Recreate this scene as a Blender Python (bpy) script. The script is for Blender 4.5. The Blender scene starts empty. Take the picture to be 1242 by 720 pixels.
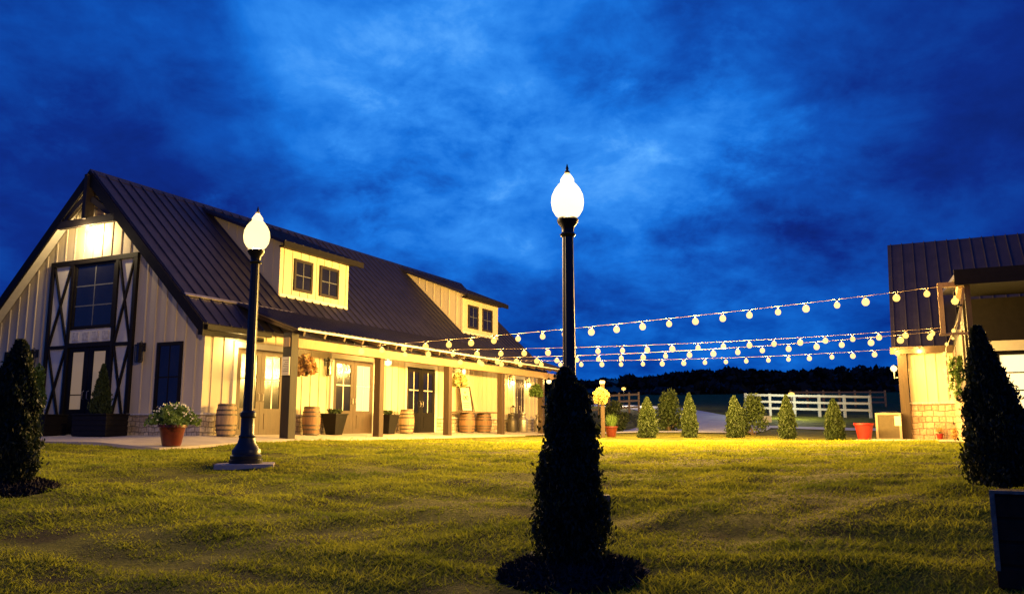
import bpy, math, random
import numpy as np
from mathutils import Vector, Matrix
random.seed(7); rng = np.random.default_rng(7)
SC = bpy.context.scene
COL = SC.collection

# ------------------------------------------------------------------ camera
EYE = 0.25
cd = bpy.data.cameras.new('camera'); cam = bpy.data.objects.new('camera', cd); COL.objects.link(cam)
cd.sensor_width = 36; cd.lens = 36 * 1000 / 1242
cd.clip_start = 0.1; cd.clip_end = 3000
PITCH = math.atan(0.156)
cam.location = (0, 0, EYE); cam.rotation_euler = (math.pi / 2 + PITCH, 0, 0)
SC.camera = cam

def ray(px, py):
    a = (px - 621) / 1000; b = (360 - py) / 1000
    c, s = math.cos(PITCH), math.sin(PITCH)
    return Vector((a, c - b * s, s + b * c))
def at(px, py, D):
    r = ray(px, py); r = r * (D / r.y); r.z += EYE
    return r

# ------------------------------------------------------------------ world: dusk sky
w = bpy.data.worlds.new('World'); SC.world = w; w.use_nodes = True
nt = w.node_tree; N = nt.nodes; LK = nt.links; N.clear()
def nd(t, **k):
    n = N.new(t)
    for a, b in k.items(): setattr(n, a, b)
    return n
def vm(op, a, b=None):
    n = nd('ShaderNodeVectorMath', operation=op)
    for i, v in enumerate((a, b)):
        if v is None: continue
        if isinstance(v, (tuple, list, Vector)): n.inputs[i].default_value = tuple(v)
        else: LK.new(v, n.inputs[i])
    return n
def mm(op, a, b=None, c=None, clamp=False):
    n = nd('ShaderNodeMath', operation=op, use_clamp=clamp)
    for i, v in enumerate((a, b, c)):
        if v is None: continue
        if isinstance(v, (int, float)): n.inputs[i].default_value = v
        else: LK.new(v, n.inputs[i])
    return n.outputs[0]
tc = nd('ShaderNodeTexCoord'); dirv = vm('NORMALIZE', tc.outputs['Generated']).outputs[0]
sep = nd('ShaderNodeSeparateXYZ'); LK.new(dirv, sep.inputs[0])
def lobe(px, py, sharp, amp):
    d = ray(px, py).normalized()
    dt = vm('DOT_PRODUCT', dirv, d).outputs['Value']
    e = mm('MULTIPLY', mm('SUBTRACT', dt, 1.0), sharp)
    return mm('MULTIPLY', mm('EXPONENT', e), amp)
tot = 0.205
for L_ in ((490, 55, 45, .20), (560, 265, 60, .15), (520, 160, 8, .06), (130, 60, 30, .04), (860, 215, 60, .10), (720, 200, 12, .13), (1110, 440, 10, .06),
           (150, 90, 24, .06), (1260, 120, 8, -.17), (230, 250, 40, -.12), (20, 150, 25, -.09), (640, 365, 110, -.16), (330,120,70,-.08)):
    tot = mm('ADD', lobe(*L_), tot)
# cloud layer seen in perspective
zz = mm('ADD', mm('MAXIMUM', sep.outputs[2], 0.0), 0.42)
cmb = nd('ShaderNodeCombineXYZ')
LK.new(mm('DIVIDE', sep.outputs[0], zz), cmb.inputs[0]); LK.new(mm('DIVIDE', sep.outputs[1], zz), cmb.inputs[1]); cmb.inputs[2].default_value = 3.1
def noise(vec, scale, detail, rough, dist=0.0):
    n = nd('ShaderNodeTexNoise'); LK.new(vec, n.inputs['Vector'])
    n.inputs['Scale'].default_value = scale; n.inputs['Detail'].default_value = detail
    n.inputs['Roughness'].default_value = rough; n.inputs['Distortion'].default_value = dist
    return n.outputs['Fac']
n1 = noise(cmb.outputs[0], 2.3, 10, .58, .1); n2 = noise(cmb.outputs[0], 7.0, 9, .62, .25)
cl = mm('ADD', mm('MULTIPLY', mm('SUBTRACT', n1, .5), 2.8), mm('MULTIPLY', mm('SUBTRACT', n2, .5), 1.7))
tot = mm('MULTIPLY', tot, mm('MAXIMUM', mm('ADD', cl, 1.0), .25))
wisp = mm('POWER', mm('MAXIMUM', mm('SUBTRACT', noise(cmb.outputs[0], 5.0, 10, .66, .2), .55), 0.0), 1.3)
tot = mm('ADD', tot, mm('MULTIPLY', wisp, mm('ADD', lobe(420, 130, 12, 1.8), lobe(850, 190, 60, 1.2))))
ramp = nd('ShaderNodeValToRGB'); LK.new(tot, ramp.inputs[0])
cr = ramp.color_ramp
stops = [(0.0, (.0006, .006, .085)), (.13, (.0010, .020, .20)), (.28, (.0020, .065, .38)), (.45, (.006, .14, .60)), (.62, (.025, .22, .74)), (.82, (.09, .36, .88)), (1.0, (.24, .50, .92))]
cr.elements[0].position = 0; cr.elements[0].color = (*stops[0][1], 1)
cr.elements[1].position = 1; cr.elements[1].color = (*stops[-1][1], 1)
for p, c_ in stops[1:-1]:
    e = cr.elements.new(p); e.color = (*c_, 1)
sky = nd('ShaderNodeTexSky', sky_type='NISHITA', sun_disc=False, sun_elevation=math.radians(-3), sun_rotation=math.radians(200))
skm = nd('ShaderNodeMix', data_type='RGBA', blend_type='ADD'); skm.inputs[0].default_value = .04
LK.new(ramp.outputs[0], skm.inputs[6]); LK.new(sky.outputs[0], skm.inputs[7])
bg = nd('ShaderNodeBackground'); bg.inputs[1].default_value = 1.0; LK.new(skm.outputs[2], bg.inputs[0])
wo = nd('ShaderNodeOutputWorld'); LK.new(bg.outputs[0], wo.inputs[0])

vs = SC.view_settings
vs.view_transform = 'Standard'; vs.look = 'None'; vs.gamma = 1; vs.exposure = 0.25; vs.use_curve_mapping = False

WARM = (1.0, .66, .19)
def point(name, loc, power, r=.05, col=WARM, parent=None):
    l = bpy.data.lights.new(name, 'POINT'); l.energy = power; l.color = col; l.shadow_soft_size = r
    o = bpy.data.objects.new(name, l); COL.objects.link(o); o.location = loc
    if parent: o.parent = parent
    return o
def spot(name, loc, target, power, ang, r=.1, col=WARM, parent=None):
    l = bpy.data.lights.new(name, 'SPOT'); l.energy = power; l.color = col; l.shadow_soft_size = r; l.spot_size = math.radians(ang); l.spot_blend = .7
    o = bpy.data.objects.new(name, l); COL.objects.link(o); o.location = loc
    o.rotation_euler = (Vector(target) - Vector(loc)).to_track_quat('-Z', 'Y').to_euler()
    if parent: o.parent = parent
    return o

# ------------------------------------------------------------------ materials
def mat(name, col, rough=.7, var=.15, scale=6., bump=0., bscale=40., metal=0., col2=None, stretch=None, spec=.5):
    m = bpy.data.materials.new(name); m.use_nodes = True
    t = m.node_tree; b = t.nodes['Principled BSDF']
    b.inputs['Roughness'].default_value = rough; b.inputs['Metallic'].default_value = metal
    b.inputs['Specular IOR Level'].default_value = spec
    co = t.nodes.new('ShaderNodeTexCoord'); mp = t.nodes.new('ShaderNodeMapping')
    if stretch: mp.inputs['Scale'].default_value = stretch
    t.links.new(co.outputs['Object'], mp.inputs[0])
    n = t.nodes.new('ShaderNodeTexNoise'); n.inputs['Scale'].default_value = scale; n.inputs['Detail'].default_value = 6; n.inputs['Roughness'].default_value = .6
    t.links.new(mp.outputs[0], n.inputs['Vector'])
    r = t.nodes.new('ShaderNodeValToRGB'); c2 = col2 or tuple(min(1, x * (1 + var)) for x in col)
    c1 = col if col2 else tuple(x * (1 - var) for x in col)
    r.color_ramp.elements[0].position = .32; r.color_ramp.elements[1].position = .68
    r.color_ramp.elements[0].color = (*c1, 1); r.color_ramp.elements[1].color = (*c2, 1)
    t.links.new(n.outputs['Fac'], r.inputs[0]); t.links.new(r.outputs[0], b.inputs['Base Color'])
    if bump:
        n2 = t.nodes.new('ShaderNodeTexNoise'); n2.inputs['Scale'].default_value = bscale; n2.inputs['Detail'].default_value = 5
        t.links.new(mp.outputs[0], n2.inputs['Vector'])
        bp = t.nodes.new('ShaderNodeBump'); bp.inputs['Strength'].default_value = bump; bp.inputs['Distance'].default_value = .02
        t.links.new(n2.outputs['Fac'], bp.inputs['Height']); t.links.new(bp.outputs[0], b.inputs['Normal'])
    return m
def emis(name, col, st, base=(.8, .8, .8)):
    m = bpy.data.materials.new(name); m.use_nodes = True
    b = m.node_tree.nodes['Principled BSDF']
    b.inputs['Base Color'].default_value = (*base, 1)
    b.inputs['Emission Color'].default_value = (*col, 1); b.inputs['Emission Strength'].default_value = st
    return m
def stone_mat(name, c1, c2, mortar, axes):
    m = bpy.data.materials.new(name); m.use_nodes = True; bw, bh = (.36, .21) if 'tan' in name else (.3, .14)
    t = m.node_tree; b = t.nodes['Principled BSDF']; b.inputs['Roughness'].default_value = .85
    co = t.nodes.new('ShaderNodeTexCoord'); sx = t.nodes.new('ShaderNodeSeparateXYZ'); cb = t.nodes.new('ShaderNodeCombineXYZ')
    t.links.new(co.outputs['Object'], sx.inputs[0])
    ad = t.nodes.new('ShaderNodeMath'); ad.operation = 'ADD'
    t.links.new(sx.outputs[0], ad.inputs[0]); t.links.new(sx.outputs[1], ad.inputs[1])
    ns = t.nodes.new('ShaderNodeTexNoise'); ns.inputs['Scale'].default_value = 3; t.links.new(co.outputs['Object'], ns.inputs['Vector'])
    a2 = t.nodes.new('ShaderNodeMath'); a2.operation = 'MULTIPLY_ADD'; a2.inputs[1].default_value = .12
    t.links.new(ns.outputs['Fac'], a2.inputs[0]); t.links.new(sx.outputs[2], a2.inputs[2])
    t.links.new(ad.outputs[0], cb.inputs[0]); t.links.new(a2.outputs[0], cb.inputs[1])
    br = t.nodes.new('ShaderNodeTexBrick'); t.links.new(cb.outputs[0], br.inputs['Vector'])
    br.inputs['Scale'].default_value = 1; br.inputs['Brick Width'].default_value = bw; br.inputs['Row Height'].default_value = bh
    br.inputs['Mortar Size'].default_value = .014; br.inputs['Mortar Smooth'].default_value = .3; br.squash = .6; br.offset = .43
    br.inputs['Color1'].default_value = (*c1, 1); br.inputs['Color2'].default_value = (*c2, 1); br.inputs['Mortar'].default_value = (*mortar, 1)
    n2 = t.nodes.new('ShaderNodeTexNoise'); n2.inputs['Scale'].default_value = 14; n2.inputs['Detail'].default_value = 6; t.links.new(co.outputs['Object'], n2.inputs['Vector'])
    mx = t.nodes.new('ShaderNodeMix'); mx.data_type = 'RGBA'; mx.blend_type = 'OVERLAY'; mx.inputs[0].default_value = .7
    t.links.new(br.outputs['Color'], mx.inputs[6]); t.links.new(n2.outputs['Fac'], mx.inputs[7]); t.links.new(mx.outputs[2], b.inputs['Base Color'])
    hb = t.nodes.new('ShaderNodeMath'); hb.operation = 'MULTIPLY_ADD'; hb.inputs[1].default_value = -1.0
    t.links.new(br.outputs['Fac'], hb.inputs[0]); t.links.new(n2.outputs['Fac'], hb.inputs[2])
    bp = t.nodes.new('ShaderNodeBump'); bp.inputs['Strength'].default_value = .9; bp.inputs['Distance'].default_value = .03
    t.links.new(hb.outputs[0], bp.inputs['Height']); t.links.new(bp.outputs[0], b.inputs['Normal'])
    return m
def translucent(m, f=.45):
    t = m.node_tree; b = t.nodes['Principled BSDF']; o = t.nodes['Material Output']
    tl = t.nodes.new('ShaderNodeBsdfTranslucent'); mx = t.nodes.new('ShaderNodeMixShader'); mx.inputs[0].default_value = f
    t.links.new(b.inputs['Base Color'].links[0].from_socket, tl.inputs[0])
    t.links.new(b.outputs[0], mx.inputs[1]); t.links.new(tl.outputs[0], mx.inputs[2]); t.links.new(mx.outputs[0], o.inputs[0])
    return m
def leaf_mat(name, c1, c2, scale=9.):
    m = mat(name, c1, .6, col2=c2, scale=scale, spec=.3)
    return translucent(m, .25)
M = {}
M['siding'] = mat('cream_siding', (.55, .46, .315), .75, .10, 1.3, .15, 30, stretch=(1, 1, .25))
M['trim'] = mat('white_trim', (.66, .60, .48), .6, .06, 5)
M['darkwood'] = mat('dark_stained_timber', (.018, .011, .008), .75, .35, 5, .3, 30, stretch=(3, 3, .5))
M['postwood'] = mat('brown_stained_post', (.045, .024, .011), .7, .3, 4, .3, 40, stretch=(4, 4, .4))
M['paletimber'] = mat('pale_timber', (.30, .19, .10), .7, .2, 4, .3, 40, stretch=(4, 4, .6))
M['roof'] = mat('dark_metal_roof', (.022, .019, .036), .5, .22, 2.2, .08, 8, metal=.25)
M['black'] = mat('black_metal', (.012, .011, .010), .38, .2, 8, .06, 60, spec=.4)
M['blackpaint'] = mat('black_paint', (.010, .008, .007), .6, .2, 8, .1, 60, spec=.15)
M['glass'] = mat('dark_window_glass', (.010, .010, .013), .13, .3, 1.5, .12, 2, spec=.5)
M['doorwood'] = mat('door_brown_wood', (.050, .026, .012), .6, .25, 5, .2, 30, stretch=(5, 5, .6))
M['stone'] = stone_mat('ledge_stone', (.58, .48, .34), (.36, .27, .18), (.22, .18, .13), 0)
M['stone_tan'] = stone_mat('tan_ledge_stone', (.50, .36, .24), (.34, .22, .14), (.20, .13, .09), 0)
M['concrete'] = mat('patio_concrete', (.40, .34, .28), .85, .12, 1.6, .2, 60)
M['road'] = mat('pale_gravel_road', (.40, .40, .42), .9, .15, 1.2, .3, 30)
M['barrel'] = mat('barrel_oak', (.20, .10, .045), .7, .3, 5, .3, 30, stretch=(5, 5, .5))
M['barrel_pale'] = mat('weathered_oak', (.30, .20, .11), .8, .3, 5, .3, 30, stretch=(5, 5, .5))
M['hoop'] = mat('barrel_hoop_steel', (.09, .075, .06), .5, .2, 20, metal=.6)
M['terracotta'] = mat('terracotta_glaze', (.09, .014, .009), .35, .2, 8, .1, 30)
M['redpot'] = mat('red_plastic_pot', (.24, .010, .007), .45, .12, 8)
M['soil'] = mat('dark_soil', (.03, .02, .014), .95, .3, 20, .6, 60)
M['mulch'] = mat('mulch', (.028, .016, .010), .95, .4, 30, .9, 50)
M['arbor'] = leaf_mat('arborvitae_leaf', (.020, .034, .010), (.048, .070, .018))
M['arborshaded'] = leaf_mat('shaded_arborvitae_leaf', (.012, .019, .008), (.024, .036, .012))  # arborvitae leaf with shade put into its colour, for backlit silhouettes
M['leaf'] = leaf_mat('green_leaf', (.05, .10, .02), (.12, .18, .04))
M['ylflower'] = leaf_mat('yellow_blossom', (.38, .32, .10), (.52, .46, .20))
M['peach'] = leaf_mat('peach_blossom', (.55, .30, .12), (.40, .26, .08))
M['whiteflower'] = leaf_mat('white_blossom', (.70, .66, .58), (.8, .78, .72))
M['bark'] = mat('bark', (.07, .045, .03), .9, .3, 12, .6, 30)
M['galv'] = mat('galvanised_can', (.34, .30, .26), .4, .2, 10, .1, 30, metal=.7)
M['ac'] = mat('ac_casing', (.30, .23, .15), .5, .1, 8)
M['acgrille'] = mat('ac_grille', (.11, .08, .04), .6, .1, 8)
M['fencewhite'] = mat('white_fence_paint', (.32, .33, .34), .6, .08, 5)
M['oldwood'] = mat('weathered_board', (.16, .11, .07), .8, .3, 8, .4, 30)
M['wornwarm'] = mat('worn_warm_edge', (.22, .15, .10), .9, .5, 14, .4, 30)
M['charwood'] = mat('charred_wood', (.04, .022, .014), 1.0, .3, 8, .4, 30, spec=.05)
M['paleedge'] = mat('pale_worn_edge', (.50, .46, .42), .8, .35, 14, .3, 30)
def lit_glass(name, col, st):
    m = bpy.data.materials.new(name); m.use_nodes = True; t = m.node_tree; t.nodes.clear()
    e = t.nodes.new('ShaderNodeEmission'); e.inputs[0].default_value = (*col, 1); e.inputs[1].default_value = st
    tr = t.nodes.new('ShaderNodeBsdfTransparent'); tr.inputs[0].default_value = (.92, .82, .62, 1); a = t.nodes.new('ShaderNodeAddShader'); o = t.nodes.new('ShaderNodeOutputMaterial')
    t.links.new(e.outputs[0], a.inputs[0]); t.links.new(tr.outputs[0], a.inputs[1]); t.links.new(a.outputs[0], o.inputs[0])
    m.cycles.emission_sampling = 'NONE'; return m
M['globe'] = lit_glass('lit_globe', (1, .80, .36), .95)
M['bulb'] = lit_glass('lit_bulb', (1, .62, .15), .85)
M['sconce'] = lit_glass('lit_sconce', (1, .80, .36), 1.3)
M['litwin'] = emis('lit_window', (1, .74, .30), 1.3)
M['litdoor'] = emis('lit_door_glass', (1, .72, .34), .75, base=(.1, .1, .1))
M['curtain_glow'] = emis('glowing_curtain_glass', (1, .66, .36), .13, base=(.3, .25, .18))  # curtain tone with a faint glow painted into the pane, no lamp behind
M['signpaper'] = mat('pale_sign_board', (.62, .55, .42), .6, .08, 5)
M['wood_far'] = leaf_mat('far_woodland', (.012, .011, .007), (.028, .024, .012), .3)

# ------------------------------------------------------------------ mesh builder
class MB:
    def __init__(s): s.v = []; s.f = []; s.sm = []
    def add(s, vs_, fs_, smooth=False):
        o = len(s.v); s.v += [tuple(v) for v in vs_]; s.f += [tuple(i + o for i in f) for f in fs_]; s.sm += [smooth] * len(fs_)
        return s
    def box(s, x0, y0, z0, x1, y1, z1):
        x0, x1 = sorted((x0, x1)); y0, y1 = sorted((y0, y1)); z0, z1 = sorted((z0, z1))
        v = [(x0, y0, z0), (x1, y0, z0), (x1, y1, z0), (x0, y1, z0), (x0, y0, z1), (x1, y0, z1), (x1, y1, z1), (x0, y1, z1)]
        return s.add(v, [(0, 3, 2, 1), (4, 5, 6, 7), (0, 1, 5, 4), (1, 2, 6, 5), (2, 3, 7, 6), (3, 0, 4, 7)])
    def prism(s, poly, e):       # polygon (3d pts) extruded by vector e
        n = len(poly); e = Vector(e); a = [Vector(p) for p in poly]; b = [p + e for p in a]
        return s.add(a + b, [tuple(range(n))[::-1], tuple(range(n, 2 * n))] + [(i, (i + 1) % n, n + (i + 1) % n, n + i) for i in range(n)])
    def bar(s, p, q, wd, hd, up=(0, 0, 1)):
        p = Vector(p); q = Vector(q); d = (q - p).normalized(); u_ = Vector(up)
        if abs(d.dot(u_)) > .98: u_ = Vector((1, 0, 0))
        r = d.cross(u_).normalized() * wd / 2; t = r.cross(d).normalized() * hd / 2
        v = [p - r - t, p + r - t, p + r + t, p - r + t, q - r - t, q + r - t, q + r + t, q - r + t]
        return s.add(v, [(0, 1, 2, 3), (7, 6, 5, 4), (0, 4, 5, 1), (1, 5, 6, 2), (2, 6, 7, 3), (3, 7, 4, 0)])
    def tube(s, pts, r, n=8):
        pts = [Vector(p) for p in pts]; rings = []
        rr = r if isinstance(r, (list, tuple)) else [r] * len(pts)
        for i, p in enumerate(pts):
            d = (pts[min(i + 1, len(pts) - 1)] - pts[max(i - 1, 0)]).normalized()
            a = d.cross(Vector((0, 0, 1)) if abs(d.z) < .9 else Vector((1, 0, 0))).normalized(); b = d.cross(a)
            rings.append([p + (a * math.cos(t) + b * math.sin(t)) * rr[i] for t in [2 * math.pi * k / n for k in range(n)]])
        v = [q for rg in rings for q in rg]; f = []
        for i in range(len(pts) - 1):
            for k in range(n): f.append((i * n + k, i * n + (k + 1) % n, (i + 1) * n + (k + 1) % n, (i + 1) * n + k))
        f.append(tuple(range(n))[::-1]); f.append(tuple(range(len(v) - n, len(v))))
        return s.add(v, f, True)
    def lathe(s, prof, n=20, c=(0, 0, 0), flute=0):
        v = []; f = []
        for r, z in prof:
            for k in range(n):
                t = 2 * math.pi * k / n; q = r * (1 - (flute if k % 2 else 0))
                v.append((c[0] + q * math.cos(t), c[1] + q * math.sin(t), c[2] + z))
        for i in range(len(prof) - 1):
            for k in range(n): f.append((i * n + k, i * n + (k + 1) % n, (i + 1) * n + (k + 1) % n, (i + 1) * n + k))
        f.append(tuple(range(n))[::-1]); f.append(tuple(range(len(v) - n, len(v))))
        return s.add(v, f, True)
    def build(s, name, m, parent=None, loc=None, rot=None, bevel=0):
        me = bpy.data.meshes.new(name); me.from_pydata(s.v, [], s.f)
        me.polygons.foreach_set('use_smooth', s.sm); me.materials.append(m); me.update()
        if any(s.sm):
            try: me.set_sharp_from_angle(angle=math.radians(40))
            except Exception: pass
        o = bpy.data.objects.new(name, me); COL.objects.link(o)
        if parent: o.parent = parent
        if loc is not None: o.location = loc
        if rot is not None: o.rotation_euler = (0, 0, rot)
        if bevel:
            b = o.modifiers.new('bevel', 'BEVEL'); b.width = bevel; b.segments = 2; b.limit_method = 'ANGLE'
        return o
def npmesh(name, verts, nper, m, parent=None, loc=None):     # many separate polygons of nper verts
    nv = len(verts); nf = nv // nper
    me = bpy.data.meshes.new(name)
    me.vertices.add(nv); me.vertices.foreach_set('co', verts.astype(np.float32).ravel())
    me.loops.add(nv); me.loops.foreach_set('vertex_index', np.arange(nv, dtype=np.int32))
    me.polygons.add(nf); me.polygons.foreach_set('loop_start', np.arange(0, nv, nper, dtype=np.int32))
    me.update(calc_edges=True); me.materials.append(m)
    o = bpy.data.objects.new(name, me); COL.objects.link(o)
    if parent: o.parent = parent
    if loc is not None: o.location = loc
    return o
def leafquads(P, size, upbias=.0, aspect=1.6):
    n = len(P); sz = size * (.6 + .8 * rng.random((n, 1)))
    a = rng.normal(size=(n, 3)); a[:, 2] += upbias * 2; a /= np.linalg.norm(a, axis=1, keepdims=True)
    b = rng.normal(size=(n, 3)); b -= a * (a * b).sum(1, keepdims=True); b /= np.linalg.norm(b, axis=1, keepdims=True)
    A = a * sz * aspect / 2; B = b * sz / 2
    return np.stack([P - A, P + B * .8, P + A, P - B * .8], 1).reshape(-1, 3)
def thing(name, label, cat, loc=(0, 0, 0), rot=0, group=None):
    o = bpy.data.objects.new(name, None); COL.objects.link(o); o.empty_display_size = .2
    o.location = loc; o.rotation_euler = (0, 0, rot)
    return tag(o, label, cat, group)
def tag(o, label, cat, group=None):
    o['label'] = label; o['category'] = cat
    if group: o['group'] = group
    return o
def struct(o): o['kind'] = 'structure'; return o
def copy_thing(root, loc, label, group=None, rot=None, scale=None):
    r = root.copy(); COL.objects.link(r); r.location = loc; r['label'] = label
    if group: r['group'] = group
    if rot is not None: r.rotation_euler = (0, 0, rot)
    if scale: r.scale = scale
    for ch in list(root.children):
        c = ch.copy(); COL.objects.link(c); c.parent = r
        for g in list(ch.children):
            d = g.copy(); COL.objects.link(d); d.parent = c
    return r

# ------------------------------------------------------------------ shared frame of the two barns: x along the long wall, y along the gable
CX, CY = -8.225, 22.0; YAW = math.radians(26.247); ROT = math.pi / 2 - YAW
U = Vector((math.sin(YAW), math.cos(YAW), 0)); V = Vector((-math.cos(YAW), math.sin(YAW), 0))
def P(x, y, z=0): return Vector((CX, CY, 0)) + U * x + V * y + Vector((0, 0, z))
def slabz(x, y): return -.06 * max(0, -y) - .04 * max(0, -x)

# ------------------------------------------------------------------ terrain
ctl = []
def cp(X, Y, z): ctl.append((X, Y, z))
for X, Y, z in ((.4, 6.1, -.80), (4.6, 7.9, -.36), (5.2, 5.2, -.60), (-5.6, 9.4, -.46), (-4.05, 12.8, -.35), (.7, 10, -.56), (0, 3, -.98), (4, 3, -.85), (-4, 4, -.88),
                (0, 0, -1.08), (0, -8, -1.3), (12, 4, -.6), (-12, 5, -.7), (-20, 12, -.5), (0, 20, -.27), (5, 16, -.32), (5, 24, -.22), (10, 26, -.22), (0, 26, -.20),
                (5, 30, -.18), (9, 30, -.20), (13, 29.5, -.30), (14.3, 30, -.30), (10.7, 19.5, -.16), (10, 14, -.3), (20, 12, -.4), (20, 25, -.2), (22, 32, -.3), (5, 36, -.02), (15, 38, -.12),
                (2, 33, -.16), (10, 42, .20), (20, 44, .22), (10, 52, .95), (30, 52, .9), (0, 52, .9), (10, 80, 2.4), (60, 80, 2.4), (-50, 80, 2.), (0, 140, 5), (90, 140, 6), (-90, 140, 4),
                (-40, 40, .2), (60, 40, .2), (-60, 0, -.6), (60, 0, -.6), (0, -50, -1.8)): cp(X, Y, z)
for a in (-3, 0, 3, 6, 9, 12, 15, 18, 21): q = P(a, -2.15); cp(q.x, q.y, slabz(a, -2.15) - .05)
for b in (1, 4, 7, 10): q = P(-3.15, b); cp(q.x, q.y, slabz(-3.15, b) - .05)
for a, b in ((5, 3), (15, 3), (2, 8), (18, 8), (-1.5, 3)): q = P(a, b); cp(q.x, q.y, -.35)
ctl = np.array(ctl)
def tpsk(d2): return np.where(d2 > 1e-9, .5 * d2 * np.log(np.maximum(d2, 1e-12)), 0)
_S = 20.
cxy = ctl[:, :2] / _S; n_ = len(cxy)
K = tpsk(((cxy[:, None] - cxy[None]) ** 2).sum(-1)) + np.eye(n_) * .0004
Pm = np.c_[np.ones(n_), cxy]
Amat = np.block([[K, Pm], [Pm.T, np.zeros((3, 3))]])
sol = np.linalg.solve(Amat, np.r_[ctl[:, 2], np.zeros(3)])
def gz_arr(X, Y):
    X = np.clip(np.asarray(X, float), -110, 110) / _S; Y = np.clip(np.asarray(Y, float), -60, 160) / _S
    shp = X.shape; q = np.stack([X.ravel(), Y.ravel()], 1); out = np.zeros(len(q))
    for i in range(0, len(q), 40000):
        qq = q[i:i + 40000]
        out[i:i + 40000] = tpsk(((qq[:, None] - cxy[None]) ** 2).sum(-1)) @ sol[:n_] + sol[n_] + qq @ sol[n_ + 1:]
    return out.reshape(shp)
def gz(X, Y): return float(gz_arr(np.array([X]), np.array([Y]))[0])
def onground(px, D, dz=0):
    r = at(px, 500, D); return Vector((r.x, r.y, gz(r.x, r.y) + dz))

gx = np.r_[-900, -600, -400, -260, -180, -130, np.arange(-100, -30, 6), np.arange(-30, -16, 1.), np.arange(-16, 20, .22), np.arange(20, 40, 1.), np.arange(40, 101, 6), 130, 180, 260, 400, 600, 900]
gy = np.r_[-400, -200, -100, -60, np.arange(-40, -4, 4), np.arange(-2, 2, .5), np.arange(2, 34, .2), np.arange(34, 60, .8), np.arange(60, 161, 6), 190, 240, 300, 420, 600, 900, 1300]
GX, GY = np.meshgrid(gx, gy); GZ = gz_arr(GX, GY)
def lump(X, Y):
    return (np.sin(X * 2.1 + 1.3 * np.sin(Y * 1.1)) * np.sin(Y * 2.7 + 1.1 * np.sin(X * .9)) * .6 + np.sin(X * 4.7 + Y * 1.3 + 2 * np.sin(Y * 2)) * np.sin(Y * 5.3 - X * .7) * .4)
near = np.clip((26 - GY) / 10, 0, 1) * np.clip((GY + 3) / 3, 0, 1) * np.clip((18 - np.abs(GX)) / 4, 0, 1)
ldx = (GX - CX) * U.x + (GY - CY) * U.y; ldy = (GX - CX) * V.x + (GY - CY) * V.y
onslab = (ldx > -3.5) & (ldx < 21.5) & (ldy > -2.6) & (ldy < 10)
GZ = GZ + lump(GX, GY) * .05 * near * (~onslab) - .12 * (((ldx > -2.6) & (ldx < 20.6) & (ldy > -1.7) & (ldy < 9.2)))
ny, nx = GX.shape
vv = np.stack([GX.ravel(), GY.ravel(), GZ.ravel()], 1)
idx = np.arange(nx * ny).reshape(ny, nx)
ff = np.stack([idx[:-1, :-1].ravel(), idx[:-1, 1:].ravel(), idx[1:, 1:].ravel(), idx[1:, :-1].ravel()], 1)
me = bpy.data.meshes.new('ground'); me.from_pydata(vv.tolist(), [], ff.tolist()); me.polygons.foreach_set('use_smooth', [True] * len(ff))
# lawn material with thin and worn patches
gm = bpy.data.materials.new('lawn'); gm.use_nodes = True; t = gm.node_tree; b = t.nodes['Principled BSDF']; b.inputs['Roughness'].default_value = .9; b.inputs['Specular IOR Level'].default_value = .1
co = t.nodes.new('ShaderNodeTexCoord')
def gnoise(s, d, r): 
    n = t.nodes.new('ShaderNodeTexNoise'); n.inputs['Scale'].default_value = s; n.inputs['Detail'].default_value = d; n.inputs['Roughness'].default_value = r
    t.links.new(co.outputs['Object'], n.inputs['Vector']); return n.outputs['Fac']
def gramp(f, st):
    r = t.nodes.new('ShaderNodeValToRGB'); t.links.new(f, r.inputs[0]); e = r.color_ramp.elements
    e[0].position, e[0].color = st[0][0], (*st[0][1], 1); e[1].position, e[1].color = st[-1][0], (*st[-1][1], 1)
    for p_, c_ in st[1:-1]: q = e.new(p_); q.color = (*c_, 1)
    return r.outputs[0]
c1 = gramp(gnoise(1.3, 8, .65), [(.36, (.05, .038, .010)), (.45, (.09, .085, .012)), (.58, (.15, .145, .014)), (.72, (.19, .17, .018))])
c2 = gramp(gnoise(38, 4, .7), [(.3, (.45, .45, .45)), (.7, (1.35, 1.35, 1.35))])
mx = t.nodes.new('ShaderNodeMix'); mx.data_type = 'RGBA'; mx.blend_type = 'MULTIPLY'; mx.inputs[0].default_value = 1
t.links.new(c1, mx.inputs[6]); t.links.new(c2, mx.inputs[7]); t.links.new(mx.outputs[2], b.inputs['Base Color'])
bp = t.nodes.new('ShaderNodeBump'); bp.inputs['Strength'].default_value = .9; bp.inputs['Distance'].default_value = .05
t.links.new(gnoise(22, 6, .7), bp.inputs['Height']); t.links.new(bp.outputs[0], b.inputs['Normal'])
me.materials.append(gm)
g = bpy.data.objects.new('ground', me); COL.objects.link(g); struct(g)

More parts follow.
